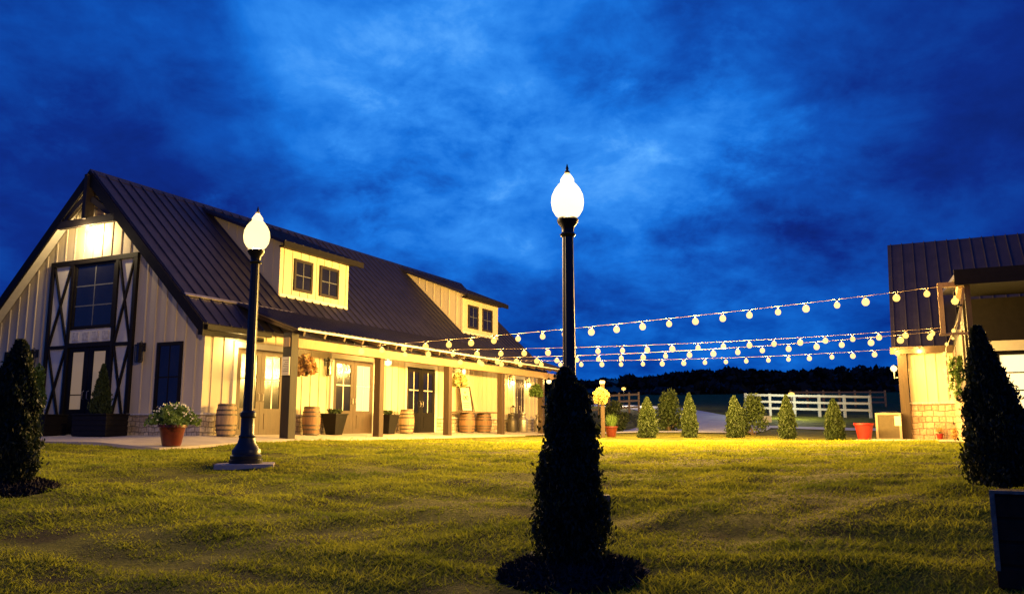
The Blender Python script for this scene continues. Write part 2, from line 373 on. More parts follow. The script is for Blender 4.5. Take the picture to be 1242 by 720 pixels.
# grass blades: ragged tufts over the lawn
def grass():
    n = 560000
    X0 = rng.random(n); D = 2.6 + (24 - 2.6) * rng.random(n) ** 1.35
    X = (X0 * 2 - 1) * (D * .68 + .4); Y = D
    patch = lump(X * .55 + 3, Y * .55) + .6 * lump(X * 1.7, Y * 1.7 + 5) + rng.normal(size=n) * .25
    lx = (X - CX) * U.x + (Y - CY) * U.y; ly = (X - CX) * V.x + (Y - CY) * V.y
    ok = ~((lx > -3.05) & (ly > -2.05) & (lx < 22)) & (patch + .25 * rng.normal(size=n) > -.30) & ~((lx > 5.9) & (ly < -17.4))
    for (cx_, cy_, r_) in ((.42, 6.1, .42), (4.68, 7.9, .2), (-5.6, 9.4, .42), (-4.05, 12.8, .5), (.7, 10, .38)):
        ok &= ((X - cx_) ** 2 + (Y - cy_) ** 2) > r_ ** 2
    X, Y, D, patch = X[ok], Y[ok], D[ok], patch[ok]; n = len(X)
    Z = gz_arr(X, Y) + lump(X, Y) * .05 * np.clip((26 - Y) / 10, 0, 1) - .005
    h = (.010 + .018 * rng.random(n) ** 1.5) * (1 + .55 * np.clip(patch, -1, 1.2)) * (1 + D / 30)
    h = h * np.where(rng.random(n) < .05, 1.9, 1) * np.where(lump(X * 3.1, Y * 3.3 + 9) > .55, 1.5, 1)
    wd = (.0022 + .0022 * rng.random(n)) * (1 + D / 5)
    th = rng.random(n) * 2 * math.pi; le = rng.random(n) * 1.6 + .3; lt = rng.random(n) * 2 * math.pi
    B = np.stack([X, Y, Z], 1); S = np.stack([np.cos(th) * wd, np.sin(th) * wd, 0 * wd], 1)
    T = B + np.stack([np.cos(lt) * h * le, np.sin(lt) * h * le, h], 1)
    m1 = gramp_leaf()
    o = npmesh('grass', np.stack([B - S, B + S, T], 1).reshape(-1, 3), 3, m1)
    o['kind'] = 'stuff'; tag(o, 'short green grass covering the lawn between the two barns', 'grass'); return o
def gramp_leaf():
    m = mat('grass_blades', (.14, .18, .015), .7, col2=(.38, .38, .03), scale=1.1, spec=.2)
    translucent(m, .5)
    return m
grass()

# patio slab round the left barn (one sheet with skirts)
def sheet(name, x0, x1, y0, y1, zf, m, step=1., skirt=.25):
    xs = np.linspace(x0, x1, max(2, int((x1 - x0) / step) + 1)); ys = np.linspace(y0, y1, max(2, int((y1 - y0) / step) + 1))
    mb = MB(); nx_, ny_ = len(xs), len(ys)
    v = [(x, y, zf(x, y)) for y in ys for x in xs]
    mb.add(v, [(j * nx_ + i, j * nx_ + i + 1, (j + 1) * nx_ + i + 1, (j + 1) * nx_ + i) for j in range(ny_ - 1) for i in range(nx_ - 1)])
    def sk(pts):
        k = len(pts); mb.add([*pts] + [(a, b_, c_ - skirt) for a, b_, c_ in pts], [(i, k + i, k + i + 1, i + 1) for i in range(k - 1)])
    sk([(x, y0, zf(x, y0)) for x in xs]); sk([(x, y1, zf(x, y1)) for x in xs][::-1]); sk([(x0, y, zf(x0, y)) for y in ys][::-1]); sk([(x1, y, zf(x1, y)) for y in ys])
    return mb
o = sheet('patio', -3, 21, -2, 10.2, slabz, M['concrete'], 1).build('patio', M['concrete'], loc=P(0, 0), rot=ROT); struct(o)

# roads behind the lawn, draped on the terrain
def road(name, pts, wd, m):
    pts = [Vector((a, b_, 0)) for a, b_ in pts]; fine = []
    for i in range(len(pts) - 1):
        for k in range(12): fine.append(pts[i].lerp(pts[i + 1], k / 12))
    fine.append(pts[-1]); v = []; f = []; nn = 7
    for i, p in enumerate(fine):
        d = (fine[min(i + 1, len(fine) - 1)] - fine[max(i - 1, 0)]).normalized(); r = Vector((d.y, -d.x, 0))
        for k in range(nn):
            q = p + r * wd * (k / (nn - 1) - .5); v.append((q.x, q.y, gz(q.x, q.y) + .035))
    for i in range(len(fine) - 1):
        for k in range(nn - 1): f.append((i * nn + k, i * nn + k + 1, (i + 1) * nn + k + 1, (i + 1) * nn + k))
    return struct(MB().add(v, f, True).build(name, m))
road('driveway', [(-2, 40), (3.5, 37.5), (8, 38), (10, 43)], 6.5, M['road'])
road('road', [(7, 41.5), (12, 42.2), (16, 41.4), (22, 41), (40, 42)], 1.9, M['road'])
road('lane', [(9.5, 40), (11.5, 46), (10, 60), (4, 75)], 4.2, M['road'])

# ------------------------------------------------------------------ left barn
barn = thing('barn', 'long cream board-and-batten barn with dark metal roof, two dormers and a timber porch', 'barn', P(0, 0), ROT)
LEN, WID, EZ, RZ = 21.5, 9.2, 3.2, 7.62
WALLS = MB()
WALLS.prism([(0, 0, -.5), (0, WID, -.5), (0, WID, EZ), (0, WID / 2, RZ - .05), (0, 0, EZ)], (LEN, 0, 0))
# battens
def gabletop(y): return EZ + min(y, WID - y) * (RZ - EZ) / (WID / 2) - .1
y = .32
while y < WID - .1:
    WALLS.box(-.028, y - .025, .55, 0, y + .025, gabletop(y)); y += .405
for x in np.arange(.3, LEN, .405): WALLS.box(x - .025, -.028, .55, x + .025, 0, 3.0)
WALLS.box(-.032, -.032, .5, .14, .02, 3.1); WALLS.box(-.034, -.02, .52, .02, .14, 3.15)
wall = WALLS.build('wall', M['siding'], barn)
MB().box(-.09, -.09, -.45, .0, 2.68, .53).build('stone_base', M['stone'], barn); MB().box(-.09, 6.45, -.45, 0, WID + .05, .53).build('stone_base', M['stone'], barn)
segs = [(-.085, 1.02), (3.2, 5.27), (7.7, 9.56), (11.8, 18.7), (19.9, 21.5)]

for a, b_ in segs:
    MB().box(a + .001, -.095, -.45, b_, .004, .531).build('stone_base', M['stone'], barn)
    MB().box(a - .02, -.13, .535, b_, .0, .59).build('stone_cap', M['paleedge'], barn)
for a, b_ in ((-.11, 2.68), (6.45, WID)): MB().box(-.13, a, .54, -.001, b_, .585).build('stone_cap', M['paleedge'], barn)

# main roof with standing ribs; y->z slope 1
rf = MB(); T = .10
def roofplate(mb, x0, x1, ya, za, yb, zb, th=T, ribs=.42, rib=.03):
    # from (ya,za) low edge to (yb,zb) high edge
    d = Vector((0, yb - ya, zb - za)).normalized(); nrm = Vector((0, -d.z, d.y)) if yb > ya else Vector((0, d.z, -d.y))
    if nrm.z < 0: nrm = -nrm
    a = Vector((x0, ya, za)); b__ = Vector((x0, yb, zb))
    mb.prism([a, b__, b__ + nrm * th, a + nrm * th], (x1 - x0, 0, 0))
    if ribs:
        x = x0 + .06
        while x < x1 - .02:
            o1 = a + nrm * th; o2 = b__ + nrm * th
            mb.prism([(x - .022, o1.y, o1.z - .01), (x + .022, o1.y, o1.z - .01), (x + .012, o1.y + nrm.y * rib, o1.z + rib), (x - .012, o1.y + nrm.y * rib, o1.z + rib)], o2 - o1); x += ribs
OV = .42
roofplate(rf, -OV, LEN + .3, -.36, EZ - .36, WID / 2, RZ)
roofplate(rf, -OV, LEN + .3, WID + .5, EZ - .5, WID / 2, RZ)
roof = rf.build('roof', M['roof'], barn)
rc = MB(); rc.prism([(-OV - .02, WID / 2 - .16, RZ + .0), (-OV - .02, WID / 2, RZ + .17), (-OV - .02, WID / 2 + .16, RZ + .0)], (LEN + OV + .3, 0, 0)); rc.build('ridge_cap', M['roof'], roof)
fl = MB(); fl.bar((-OV, .38, EZ + .38 + .16), (3.9, .38, EZ + .38 + .16), .10, .025, up=(0, -1, 1)); fl.build('flashing', M['galv'], roof)
# bargeboards
for s in (0, 1):
    bb = MB(); ya = -.4 if s == 0 else WID + .52; za = EZ - .4 if s == 0 else EZ - .52
    bb.prism([(-OV - .05, ya, za - .24), (-OV - .05, WID / 2, RZ - .30), (-OV - .05, WID / 2, RZ + .1), (-OV - .05, ya, za + .12)], (.06, 0, 0))
    bb.build('bargeboard', M['blackpaint'], roof)
# soffit under the front overhang
sf = MB(); sf.prism([(-OV, -.3, EZ - .36), (-OV, WID / 2, RZ - .06), (-OV, WID / 2, RZ - .02), (-OV, -.3, EZ - .32)], (OV - .03, 0, 0)); sf.prism([(-OV, WID + .4, EZ - .46), (-OV, WID / 2, RZ - .06), (-OV, WID / 2, RZ - .02), (-OV, WID + .4, EZ - .42)], (OV - .03, 0, 0)); sf.build('soffit', M['trim'], roof)
gu = MB(); gu.box(-.40, -.50, 2.74, 2.0, -.37, 2.88); gu.box(-.38, -.30, 2.62, 1.9, -.14, 2.74); gu.build('gutter', M['blackpaint'], roof)
# gable truss
tr = MB(); xx = -OV + .02
tr.bar((xx, 3.36, 6.18), (xx, WID - 3.36, 6.18), .14, .22); tr.bar((xx, 4.6, 6.25), (xx, 4.6, 7.6), .14, .30)
tr.bar((xx + .01, 3.5, 6.25), (xx + .01, 4.45, 6.85), .1, .17); tr.bar((xx + .01, WID - 3.5, 6.25), (xx + .01, WID - 4.45, 6.95), .1, .17)
tr.build('gable_truss', M['darkwood'], barn)
# gable flood lamp
fl = MB(); fl.lathe([(.05, 0), (.11, .05), (.13, .16), (.05, .18)], 14, (-.33, 4.60, 6.05)); fl.box(-.33, 4.57, 6.2, -.02, 4.63, 6.24)
fo = fl.build('gable_lamp', M['black'], barn); MB().lathe([(.02, -.1), (.07, -.06), (.085, 0), (.06, .04)], 14, (-.33, 4.60, 6.04)).build('bulb', M['sconce'], fo)
point('gable_light', (-.50, 4.60, 5.82), 190, .06, (1, .74, .36), barn)

# opening helpers: face 'g' = gable (normal -x), 'l' = long wall (normal -y); x0 offset of plane
def fbox(mb, face, s0, s1, d0, d1, z0, z1, off=0.):
    if face == 'g': mb.box(off - d1, s0, z0, off - d0, s1, z1)
    else: mb.box(s0, off - d1, z0, s1, off - d0, z1)
def window(parent, face, s0, s1, z0, z1, off=0., cols=2, rows=2, fm='blackpaint', mm_='blackpaint', gm_='glass', fw=.07, d=.06, mt=.018, name='window'):
    fr = MB()
    fbox(fr, face, s0, s1, 0, d, z1 - fw, z1, off); fbox(fr, face, s0, s1, 0, d, z0, z0 + fw, off)
    fbox(fr, face, s0, s0 + fw, 0, d, z0 + fw, z1 - fw, off); fbox(fr, face, s1 - fw, s1, 0, d, z0 + fw, z1 - fw, off)
    f_ = fr.build(name, M[fm], parent)
    p_ = MB(); fbox(p_, face, s0 + fw, s1 - fw, .005, .034, z0 + fw, z1 - fw, off); p_.build('pane', M[gm_], f_)
    m_ = MB()
    for i in range(1, cols):
        s = s0 + fw + (s1 - s0 - 2 * fw) * i / cols; fbox(m_, face, s - mt, s + mt, .0342, .040, z0 + fw, z1 - fw, off)
    for j in range(1, rows):
        z = z0 + fw + (z1 - z0 - 2 * fw) * j / rows; fbox(m_, face, s0 + fw, s1 - fw, .0343, .0397, z - mt, z + mt, off)
    if cols > 1 or rows > 1: m_.build('muntin', M[mm_], f_)
    return f_
M['muntin_dim'] = mat('grey_muntin', (.11, .11, .115), .6, .1)
# gable front entry with barn-style X panels
window(barn, 'g', 3.62, 5.43, 3.06, 5.03, 0, 2, 3, mm_='muntin_dim', fw=.09)
fr = MB()
fbox(fr, 'g', 2.72, 6.50, .0, .10, 5.02, 5.16)
for a, b_ in ((2.72, 2.84), (3.50, 3.61), (5.44, 5.55), (6.38, 6.50)): fbox(fr, 'g', a, b_, 0, .095, .0, 5.02)
fbox(fr, 'g', 3.61, 5.44, 0, .09, 2.52, 2.64)
for a, b_ in ((2.84, 3.50), (5.55, 6.38)):
    fbox(fr, 'g', a, b_, 0, .085, 2.50, 2.60)
    fbox(fr, 'g', a, b_, 0, .085, .0, .12)
    for z0, z1 in ((2.6, 5.02), (.12, 2.5)):
        fr.bar((-.045, a + .02, z0), (-.045, b_ - .02, z1), .05, .085, up=(1, 0, 0)); fr.bar((-.05, b_ - .02, z0), (-.05, a + .02, z1), .05, .085, up=(1, 0, 0))
fr.build('cross_braced_frame', M['blackpaint'], barn)
pn = MB(); fbox(pn, 'g', 2.84, 3.50, 0, .031, .55, 5.02); fbox(pn, 'g', 5.55, 6.38, 0, .031, .55, 5.02); pn.build('panel', M['trim'], barn)
vb = MB(); fbox(vb, 'g', 3.61, 5.44, 0, .05, 2.66, 3.04); vb_ = vb.build('transom_board', M['trim'], barn)
for k in range(4): a = 3.75 + k * .43; vq = MB(); fbox(vq, 'g', a, a + .26, .05, .066, 2.73, 2.97); vq.build('recess_block', M['paleedge'], vb_)
# double doors on the gable
for k, (a, b_) in enumerate(((3.62, 4.52), (4.54, 5.43))):
    dm = MB(); fbox(dm, 'g', a, b_, 0, .05, .02, .72); fbox(dm, 'g', a, b_, 0, .05, 2.38, 2.51)
    fbox(dm, 'g', a, a + .2, 0, .05, .72, 2.38); fbox(dm, 'g', b_ - .2, b_, 0, .05, .72, 2.38)
    d_ = dm.build('door', M['blackpaint'], barn)
    p_ = MB(); fbox(p_, 'g', a + .2, b_ - .2, .004, .034, .72, 2.38); p_.build('pane', M['curtain_glow'], d_)
    m_ = MB(); fbox(m_, 'g', a + .2, b_ - .2, .0345, .04, 1.12, 1.15); m_.build('muntin', M['blackpaint'], d_)
    h_ = MB(); hy = b_ - .09 if k == 0 else a + .09; h_.tube([(-.05, hy, 1.0), (-.1, hy, 1.02), (-.1, hy, 1.22), (-.05, hy, 1.24)], .012); h_.build('handle', M['galv'], d_)
window(barn, 'g', .76, 1.74, .60, 2.52, 0, 2, 2, fw=.10, gm_='glass')
window(barn, 'g', 7.36, 8.45, .60, 2.52, 0, 2, 2, fw=.10, gm_='glass')
# wall lanterns on the gable
def lantern(parent, face, s, z, off=0., lit=False):
    b1 = MB(); o3 = lambda s_, d_, z_: (off - d_, s_, z_) if face == 'g' else (s_, off - d_, z_)
    fbox(b1, face, s - .06, s + .06, 0, .03, z + .02, z + .26, off)
    b1.tube([o3(s, .03, z + .22), o3(s, .12, z + .30), o3(s, .17, z + .24)], .012)
    fbox(b1, face, s - .09, s + .09, .08, .26, z + .16, z + .20, off); fbox(b1, face, s - .07, s + .07, .1, .24, z - .30, z - .26, off)
    for a in (-.08, .065):
        for d_ in (.09, .235): fbox(b1, face, s + a, s + a + .015, d_, d_ + .015, z - .26, z + .16, off)
    fbox(b1, face, s - .045, s + .045, .12, .22, z + .20, z + .25, off)
    l = b1.build('wall_lantern', M['black'], parent)
    gl = MB(); fbox(gl, face, s - .055, s + .055, .112, .222, z - .25, z + .155, off); gl.build('glass', M['sconce'] if lit else M['glass'], l)
    return l
lantern(barn, 'g', 2.30, 2.28); lantern(barn, 'g', 6.95, 2.28)
lantern(barn, 'l', 5.02, 2.12)

# long wall doors
def french(x0, x1, z1, lm, glassm, dark_low=False, casing=True):
    if casing:
        c_ = MB(); fbox(c_, 'l', x0 - .13, x1 + .13, 0, .07, z1, z1 + .16); fbox(c_, 'l', x0 - .13, x0, 0, .07, .0, z1); fbox(c_, 'l', x1, x1 + .13, 0, .07, .0, z1)
        c_.build('door_casing', M['trim'], barn)
    w2 = (x1 - x0) / 2
    for k in range(2):
        a = x0 + k * w2 + .005; b_ = a + w2 - .01
        dm = MB(); fbox(dm, 'l', a, b_, 0, .05, -.06, .74); fbox(dm, 'l', a, b_, 0, .05, z1 - .16, z1 - .003); fbox(dm, 'l', a, a + .16, 0, .05, .74, z1 - .16); fbox(dm, 'l', b_ - .16, b_, 0, .05, .74, z1 - .16)
        fbox(dm, 'l', a + .18, b_ - .18, .05, .062, .16, .6)
        d_ = dm.build('door', M[lm], barn)
        p_ = MB(); fbox(p_, 'l', a + .16, b_ - .16, .004, .034, .74, z1 - .16); p_.build('pane', M[glassm[k]], d_)
        m_ = MB(); mid = (a + b_) / 2; fbox(m_, 'l', mid - .02, mid + .02, .0342, .040, .74, z1 - .16); fbox(m_, 'l', a + .16, b_ - .16, .0343, .0397, 1.55, 1.59); m_.build('muntin', M['trim'], d_)
        h_ = MB(); hx = b_ - .08 if k == 0 else a + .08; h_.tube([(hx, -.05, .95), (hx, -.1, .97), (hx, -.1, 1.15), (hx, -.05, 1.17)], .012); h_.build('handle', M['galv'], d_)
french(1.15, 3.07, 2.42, 'doorwood', ('glass', 'glass'))
french(5.40, 7.57, 2.42, 'doorwood', ('glass', 'litdoor'))
french(9.69, 11.67, 2.42, 'blackpaint', ('glass', 'glass'))
french(18.83, 19.77, 2.42, 'doorwood', ('glass', 'glass'))

# dormers
def dormer(x0, x1, wins):
    dw = MB(); yf = 1.1; top = 6.12
    def rz(y): return 6.12 + (y - yf) * .40
    dw.prism([(x0, yf, 4.2), (x0, 4.3, 7.3), (x0, 4.3, rz(4.3) - .03), (x0, yf, top)], (x1 - x0, 0, 0))
    x = x0 + .2
    while x < x1: dw.box(x - .02, yf - .022, 4.34, x + .02, yf, top - .02); x += .405
    y = yf + .3
    while y < 4.0:
        for xs_ in (x0 - .022, x1): dw.box(xs_, y - .02, 3.24 + y + .1, xs_ + .022, y + .02, rz(y) - .04)
        y += .405
    for xs_ in (x0 - .026, x1 - .1): dw.box(xs_, yf - .027, 4.33, xs_ + .126, yf + .05, top - .02)
    d_ = dw.build('dormer', M['siding'], barn)
    r_ = MB(); roofplate(r_, x0 - .3, x1 + .35, .72, rz(.72), 4.62, rz(4.62) + .02, .09); r_.build('dormer_roof', M['roof'], d_)
    e_ = MB(); e_.box(x0 - .31, .66, rz(.72) - .10, x1 + .36, .715, rz(.72) + .09); e_.box(x0 - .1, .72, rz(.72) - .05, x1 + .1, yf - .03, rz(.72) + .0); e_.build('fascia', M['blackpaint'], d_)
    tb = MB(); tb.box(x0, yf - .05, 4.3, x1, yf - .027, 4.44); tb.build('trim_board', M['trim'], d_)
    for a, b_ in wins: window(d_, 'l', a, b_, 4.62, 5.68, yf, 2, 2, 'darkwood', 'muntin_dim', fw=.09, mt=.012)
dormer(3.95, 7.45, ((4.60, 5.52), (5.90, 6.92)))
dormer(15.8, 19.2, ((16.28, 17.22), (17.62, 18.62)))

# porch
pr_ = MB(); roofplate(pr_, 1.45, 20.2, -1.92, 2.86, .42, 3.70, .05, .21, .028)
porch_roof = pr_.build('porch_roof', M['roof'], barn)
ed = MB(); ed.box(1.43, -1.955, 2.835, 20.2, -1.925, 2.885); ed.build('edge_trim', M['trim'], porch_roof)
bm_ = MB(); bm_.box(1.47, -1.62, 2.40, 20.1, -1.40, 2.66); bm_.build('porch_beam', M['paletimber'], barn)
for k, x in enumerate(np.arange(1.75, 20.1, .9)):
    MB().bar((x, -1.9, 2.78), (x, -.05, 3.42), .08, .15).build('rafter', M['postwood'], barn)
ce = MB(); ce.prism([(1.5, -1.88, 2.845), (1.5, -.03, 3.50), (1.5, -.03, 3.515), (1.5, -1.88, 2.858)], (18.6, 0, 0)); ce.build('porch_ceiling', M['paletimber'], barn)
for k, x in enumerate((1.66, 5.88, 10.2, 14.5, 18.55)):
    w_ = .15 if k == 0 else .12
    p_ = MB(); p_.box(x - w_, -1.51 - w_, -.2, x + w_, -1.51 + w_, 2.397 if k else 2.80)
    p_.build('porch_post', M['darkwood'] if k == 0 else M['postwood'], barn, bevel=.012)
# notice on the first post (faces the gable side)
sg = thing('notice_board', 'small pale framed notice fixed to the dark first porch post', 'notice', P(1.66, -1.51, 0), ROT)
a_ = MB(); a_.box(-.185, -.13, 1.62, -.152, .13, 2.12); a_.build('board', M['signpaper'], sg)
a_ = MB()
for k in range(7): a_.box(-.188, -.09, 1.72 + k * .05, -.186, .09 - (k % 3) * .03, 1.732 + k * .05)
a_.build('lettering', M['blackpaint'], sg)

# porch light fittings
def porch_lamp(loc, label, kind, power, r=.09):
    t_ = thing('porch_lamp', label, 'lamp', loc, ROT)
    if kind == 'pendant':
        c_ = MB(); c_.tube([(0, 0, .10), (0, 0, .55)], .012); c_.lathe([(.03, .16), (.05, .12), (.11, .07), (.12, .05)], 14); c_.build('cap', M['black'], t_)
    else:
        c_ = MB(); c_.box(-.05, .12, -.12, .05, .15, .14); c_.tube([(0, .13, .08), (0, .05, .16), (0, 0, .12)], .012); c_.lathe([(.02, .14), (.08, .10), (.09, .09)], 12); c_.build('bracket', M['black'], t_)
    MB().lathe([(.03, -.12), (r * .8, -.08), (r, -.01), (r * .85, .05), (.04, .09)], 14).build('glass_shade', M['sconce'], t_)
    point('porch_light', (0, 0, -.02), power * .75, .05, (1, .68, .22), t_)
porch_lamp(P(7.0, -1.05, 2.36), 'bright pendant lamp hanging just right of the second porch post', 'pendant', 95, .14)
porch_lamp(P(13.8, -.15, 2.48), 'small lit wall lamp above the sign behind the plank table', 'wall', 40, .07)
porch_lamp(P(18.35, -.15, 2.22), 'bright wall lamp on the left of the far porch door', 'wall', 60, .12)
porch_lamp(P(20.15, -.15, 2.2), 'bright wall lamp on the right of the far porch door', 'wall', 60, .12)
porch_lamp(P(18.9, -1.75, 2.28), 'round lit lamp hanging beside the last porch post', 'pendant', 45, .12)
# recessed lights under the porch ceiling
for x in (3.6, 9.4, 12.2, 16.6):
    dl = MB().lathe([(.07, -.03), (.08, 0), (.07, .02)], 14, (x, -.8, 3.13)).build('downlight', M['sconce'], barn)
    point('down_light', (x, -.8, 3.05), 26, .06, (1, .68, .22), barn)
dl = MB().lathe([(.05, -.03), (.06, 0), (.05, .02)], 14, (1.3, -.3, 2.62)).build('downlight', M['sconce'], barn)
point('down_light', (1.0, -.32, 2.5), 55, .05, (1, .68, .22), barn)

# ------------------------------------------------------------------ foliage helpers
def arbor_points(n, H, prof, seed=0, off=None):
    z = rng.random(n) ** .8 * H * .995 + .02
    R = np.interp(z / H, [p[0] for p in prof], [p[1] for p in prof])
    th = rng.random(n) * 2 * math.pi
    lob = 1 + .09 * np.sin(th * 5 + z * 11 / H) + .08 * np.sin(th * 3 - z * 17 / H + seed) + .06 * np.sin(th * 11 + z * 33 / H + seed) + .05 * np.sin(th * 2 + z * 47 / H)
    rr = R * lob * (1 - .45 * rng.random(n) ** 2.2) + rng.normal(size=n) * .012 + R * .16 * np.abs(rng.normal(size=n)) * (rng.random(n) < .10)
    x = rr * np.cos(th); y = rr * np.sin(th)
    if off:
        o_ = np.interp(z / H, [p[0] for p in off], [p[1] for p in off]); x = x + o_
    return np.stack([x, y, z], 1)
def arborvitae(loc, H, prof, n, leaf, label, group, m='arbor', off=None, mulch=None, planter=None, name='arborvitae', seed=0):
    t_ = thing(name, label, 'evergreen shrub', loc, 0, group)
    pts = arbor_points(n, H, prof, seed, off)
    npmesh('crown', leafquads(pts, leaf, .9, 2.0), 4, M[m], t_)
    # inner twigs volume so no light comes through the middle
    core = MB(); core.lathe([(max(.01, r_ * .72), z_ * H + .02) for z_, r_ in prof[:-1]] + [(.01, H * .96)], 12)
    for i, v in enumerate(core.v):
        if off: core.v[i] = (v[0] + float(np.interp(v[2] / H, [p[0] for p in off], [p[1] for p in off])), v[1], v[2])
    core.build('inner_foliage', M['arborshaded'], t_)
    MB().lathe([(.05, -.15), (.04, .05), (.03, .4)], 8).build('trunk', M['bark'], t_)
    return t_
def mulch_ring(loc, R, H, label):
    n = 42; v = []; f = []; rings = 9
    for i in range(rings):
        q = i / (rings - 1)
        for k in range(n):
            a = 2 * math.pi * k / n; r_ = R * q * (1 + .12 * math.sin(3 * a + 1) + .06 * math.sin(7 * a) + .03 * random.random()) + .01
            X, Y = loc[0] + r_ * math.cos(a), loc[1] + r_ * math.sin(a)
            v.append((X - loc[0], Y - loc[1], gz(X, Y) - loc[2] + H * (1 - q ** 1.6) - .04 * q ** 6 + .022 * random.random() * (1 - q)))
    for i in range(rings - 1):
        for k in range(n): f.append((i * n + k, i * n + (k + 1) % n, (i + 1) * n + (k + 1) % n, (i + 1) * n + k))
    t_ = thing('mulch_bed', label, 'mulch', loc, 0)
    MB().add(v, f, True).build('mound', M['mulch'], t_)
    m_ = 4200; a = rng.random(m_) * 2 * math.pi; q = np.sqrt(rng.random(m_)); r_ = R * q
    X = loc[0] + r_ * np.cos(a); Y = loc[1] + r_ * np.sin(a); Z = gz_arr(X, Y) - loc[2] + H * (1 - q ** 1.6) + .005
    npmesh('bark_chips', leafquads(np.stack([r_ * np.cos(a), r_ * np.sin(a), Z], 1), .04, .1, 2.6), 4, M['mulch'], t_)
profC = [(0, .19), (.08, .235), (.2, .245), (.5, .20), (.72, .155), (.86, .122), (.92, .09), (.935, .055), (.97, .05), (1, .015)]
c_ = Vector((.42, 6.1, gz(.42, 6.1)))
arborvitae(c_ + Vector((0, 0, .06)), 1.39, profC, 30000, .020, 'tall dark arborvitae in front of the middle lamp post', 'dark foreground arborvitaes', 'arborshaded', off=[(0, 0), (.9, 0), (.93, -.02), (1, -.03)])
mulch_ring(c_, .52, .13, 'dark bark mulch mound under the central arborvitae')
c_ = Vector((4.60, 7.9, gz(4.60, 7.9)))
arborvitae(c_ + Vector((0, 0, .04)), 1.50, [(0, .22), (.1, .28), (.25, .29), (.5, .225), (.75, .12), (.9, .06), (1, .02)], 26000, .024, 'dark pointed arborvitae at the right edge of the lawn', 'dark foreground arborvitaes', 'arborshaded', off=[(0, 0), (.3, 0), (1, -.12)], seed=2)
c_ = Vector((-5.62, 9.4, gz(-5.62, 9.4)))
arborvitae(c_ + Vector((0, 0, .06)), 1.60, [(0, .22), (.1, .265), (.3, .255), (.6, .205), (.85, .115), (.95, .06), (1, .03)], 26000, .026, 'dark arborvitae at the left edge of the photo', 'dark foreground arborvitaes', 'arborshaded', seed=4)
mulch_ring(c_, .52, .13, 'dark bark mulch mound under the left edge arborvitae')
# row at the far edge of the lawn
profR = [(0, .24), (.12, .28), (.35, .28), (.65, .21), (.88, .10), (1, .02)]
labs = ['lit arborvitae in the far row nearest the yellow flower post', 'arborvitae second from the left in the far row, with a pointed tip', 'arborvitae in the far row in front of a leafy bush',
        'arborvitae in the far row in front of the white fence', 'arborvitae in the far row nearest the red pot on the right']
for k, (px, D, H, wq) in enumerate(((785, 30, 1.40, 1.16), (836, 30.2, 1.56, .94), (891, 30.4, 1.47, 1.08), (954, 29.9, 1.52, 1.0), (1011, 29.5, 1.42, 1.12))):
    lo = onground(px, D)
    arborvitae(lo, H, [(a, r_ * wq * .98) for a, r_ in profR], 5200, .055, labs[k], 'arborvitae row along the far edge of the lawn', 'arbor', seed=k, name='arborvitae')
# broader bushes behind the row
def bush(loc, R, H, n, leaf, label, m='leaf', name='bush', blobs=7, group=None):
    t_ = thing(name, label, 'bush', loc, 0, group)
    cs = [(rng.normal() * R * .5 * (1.15 - q_), rng.normal() * R * .5 * (1.15 - q_), H * (.12 + .74 * q_)) for q_ in np.linspace(0, 1, blobs)]
    P_ = []
    for c3 in cs:
        k = n // blobs; d = rng.normal(size=(k, 3)); d /= np.linalg.norm(d, axis=1, keepdims=True)
        P_.append(np.array(c3) + d * (R * .5 * (rng.random((k, 1)) ** .4)) * np.array([1, 1, H / R * .45]))
    P_ = np.concatenate(P_); P_ = P_[P_[:, 2] > .02]
    npmesh('foliage', leafquads(P_, leaf, .3), 4, M[m], t_)
    tr_ = MB()
    for c3 in cs[:5]: tr_.tube([(0, 0, -.1), (c3[0] * .3, c3[1] * .3, c3[2] * .4), c3], [.035, .025, .01], 6)
    tr_.build('stems', M['bark'], t_)
    return t_
bush(onground(811, 37), .72, 1.75, 4200, .08, 'tall loose green bush behind the two leftmost far arborvitaes', 'arbor', blobs=11)
bush(onground(914, 34), .70, 1.6, 3200, .075, 'rounded pale green bush just behind the middle far arborvitae', 'arbor', blobs=10)
bush(onground(744, 38), .75, 1.35, 3800, .08, 'dark round bush behind the small potted grass', 'arborshaded')

# ------------------------------------------------------------------ street lamps
def lamp_post(loc, label, power, fs=.42):
    t_ = thing('lamp_post', label, 'lamp post', loc, 0, 'globe lamp posts on the lawn')
    b1 = MB(); b1.box(-fs, -fs, -.2, fs, fs, .035); b1.build('footing', M['concrete'], t_, rot=.25)
    b1 = MB(); b1.lathe([(.25, .035), (.255, .09), (.235, .10), (.24, .15), (.215, .17), (.215, .23), (.19, .26), (.14, .34), (.115, .42)], 24, flute=.03)
    b1.lathe([(.12, .42), (.125, .44), (.10, .47), (.10, .72), (.118, .74), (.118, .80), (.085, .83)], 24); b1.build('base', M['black'], t_)
    b1 = MB(); b1.lathe([(.083, .82), (.078, 1.8), (.068, 3.12), (.072, 3.14)], 24, flute=.09); b1.build('pole', M['black'], t_)
    b1 = MB(); b1.lathe([(.075, 3.12), (.10, 3.15), (.075, 3.18), (.08, 3.24), (.125, 3.30), (.135, 3.34), (.12, 3.36)], 24); b1.build('collar', M['black'], t_)
    b1 = MB(); b1.lathe([(.10, 3.355), (.15, 3.40), (.19, 3.47), (.205, 3.56), (.195, 3.65), (.16, 3.73), (.115, 3.79), (.085, 3.82), (.085, 3.86), (.06, 3.90), (.03, 3.94)], 28); b1.build('globe', M['globe'], t_)
    b1 = MB(); b1.lathe([(.03, 3.935), (.035, 3.96), (.015, 3.98), (.02, 4.0), (.004, 4.06)], 12); b1.build('finial', M['black'], t_)
    l = point('lamp_light', (0, 0, 3.58), power, .10, (1, .74, .42), t_)
    return t_
